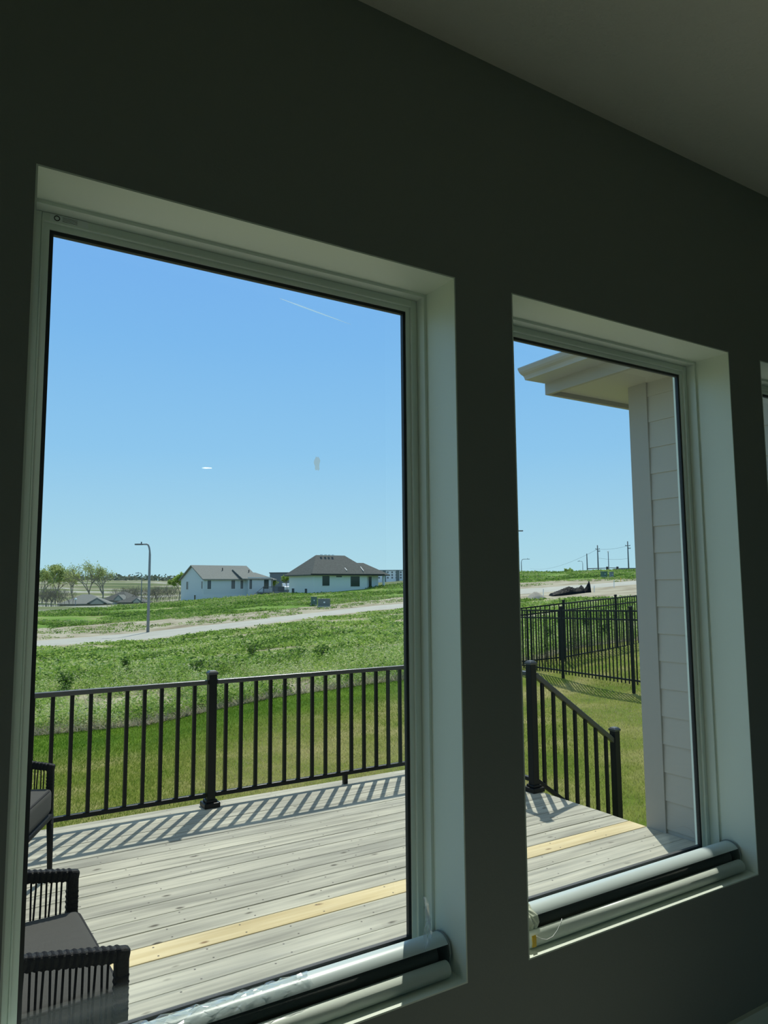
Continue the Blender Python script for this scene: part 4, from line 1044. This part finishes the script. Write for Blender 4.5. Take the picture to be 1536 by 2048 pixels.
# ------------------------------------------------------------------ trees and brush
def tree(px, ybase, ytop, D, spread, label, leafn=900, leafs=.35, lm='spring_leaf', seed=0, name='tree', woodm='bark', cat='tree', levels=5, multi=1, tones=(0, 1)):
    base = site(px, ybase, D); top = site(px, ytop, D); base.z = min(base.z, gz(base.x, base.y)+.2); H_ = top.z-base.z
    t = empty(name, base, label=label, cat=cat); r = random.Random(seed); mb = MB(); tips = []
    def grow(p, d, ln, rad, lv):
        q = p+d*ln*.5+Vector((r.gauss(0, .05), r.gauss(0, .05), 0))*ln; e2 = p+d*ln
        mb.tube([p, q, e2], [rad, rad*.85, rad*.68], 5 if lv > 1 else 7, caps=False)
        if lv >= levels: tips.append(e2); tips.append(q); return
        if lv >= levels-1: tips.append(q)
        for k_ in range(r.choice((2, 3, 3)) if lv else 4):
            a_ = r.uniform(0, 2*PI); tilt = r.uniform(.3, .75)*spread
            s_ = d.cross(Vector((math.cos(a_), math.sin(a_), .3))).normalized()
            nd = (d+s_*tilt+Vector((0, 0, .12))).normalized()
            grow(e2-d*ln*r.uniform(0, .3), nd, ln*r.uniform(.62, .85), rad*.6, lv+1)
    for k_ in range(multi):
        o_ = Vector((r.uniform(-1, 1), r.uniform(-1, 1), 0))*(.0 if multi == 1 else H_*.45)
        grow(o_, Vector((r.uniform(-.15, .15), r.uniform(-.15, .15), 1)).normalized(), H_*.26, H_*(.015 if multi == 1 else .007), 0)
    zmax = max(v[2] for v in mb.v); f_ = H_/zmax
    mb.v = [(v[0]*f_, v[1]*f_, v[2]*f_ if v[2] > 0 else v[2]) for v in mb.v]
    mb.build('branches', M[woodm], t)
    if leafn:
        P = np.array([tuple(q*f_) for q in tips]); k_ = rng.integers(0, len(P), leafn); P = P[k_]+rng.normal(0, H_*.028, (leafn, 3))
        P[:, 2] = np.clip(P[:, 2], .2, None)
        v, i, tn = leaves(P[:, 0], P[:, 1], P[:, 2], np.full(leafn, leafs)*rng.uniform(.6, 1.3, leafn), rng.uniform(*tones, leafn), 1)
        quick_mesh('foliage', v, 4, i, M[lm], t, tone=tn)
    return t
tree(180, 1205, 1120, 200, 1.0, 'tallest bare tree with thin pale green leaves, left of the street lamp', 1500, .22, seed=2)
tree(204, 1203, 1130, 205, 1.0, 'bare spreading tree with pale leaves just right of the tallest tree', 1300, .22, seed=5)
tree(146, 1205, 1136, 205, 1.1, 'bare twisted tree left of the tallest tree', 900, .22, seed=8)
tree(110, 1207, 1130, 210, 1.1, 'bushy tree with yellow-green leaves near the left window edge', 2600, .30, seed=11)
tree(84, 1208, 1138, 215, 1.1, 'yellow-green tree cut by the left window edge', 2200, .30, seed=14)
tree(356, 1197, 1147, 215, .9, 'bright yellow-green tree beside the gabled white house', 4200, .34, lm='bush_leaf', seed=17)
for i, (px, yb, yt, lab) in enumerate([(90, 1210, 1168, 'grey leafless thicket at the left window edge below the trees'), (108, 1209, 1170, 'grey leafless thicket between the left edge and the tan house'),
                                       (126, 1207, 1174, 'grey leafless brush just left of the tan house'), (244, 1200, 1171, 'leafless brush behind the low roofs left of the street lamp'),
                                       (268, 1200, 1169, 'leafless brush behind the tall street lamp, left side'), (292, 1199, 1168, 'leafless brush directly behind the street lamp pole'),
                                       (316, 1198, 1167, 'leafless brush right of the street lamp pole'), (338, 1197, 1168, 'leafless brush between the lamp and the yellow-green tree')]):
    tree(px, yb, yt, 165 if px < 130 else 230, 1.3, lab, 160, .14, name='brush', woodm='twig', cat='brush', seed=30+i, multi=11, levels=4, tones=(0, .4))
for i, (px, yb, yt, lab) in enumerate([(548, 1183, 1160, 'small yellow-green shrub at the right end of the gabled house'), (575, 1182, 1150, 'young green tree left of the hipped house wall')]):
    tree(px, yb, yt, 136, .9, lab, 700, .16, lm='bush_leaf', name='shrub', cat='shrub', seed=50+i, levels=4)
tree(1137, 1143, 1136, 210, 1.2, 'small rounded bush on the hill crest in the middle window', 500, .2, lm='bush_leaf', name='shrub', cat='shrub', seed=60, levels=4, multi=2)
# distant tree line along the far hills
x, y = [], []
P = []
for px in np.linspace(40, 600, 420):
    D = 1000+random.uniform(-120, 120); v = drop(px, D); s_ = random.uniform(3, 8)
    for q in range(6): P.append((v.x+random.gauss(0, s_), v.y+random.gauss(0, s_), v.z+random.uniform(0, s_)))
P = np.array(P); v, i, tn = leaves(P[:, 0], P[:, 1], P[:, 2], np.full(len(P), 2.6), rng.uniform(0, .5, len(P)), .6)
w = quick_mesh('tree_line', v, 4, i, leafmat('distant_leaf', [(.10, .13, .10), (.22, .24, .17)]), tone=tn); setp(w, 'thin line of distant trees along the horizon at left', 'trees', kind='stuff')

# condensation trail high in the sky
a, b_ = site(560, 597, 3000), site(702, 649, 2900)
ct = MB().tube([(0, 0, 0), (b_-a)*.3, (b_-a)*.6, (b_-a)], [1.0, 2.6, 2.2, .5], 8).build('contrail', M['contrail'], label='thin white aircraft trail high in the blue sky', cat='contrail', smooth=True)
ct.location = a
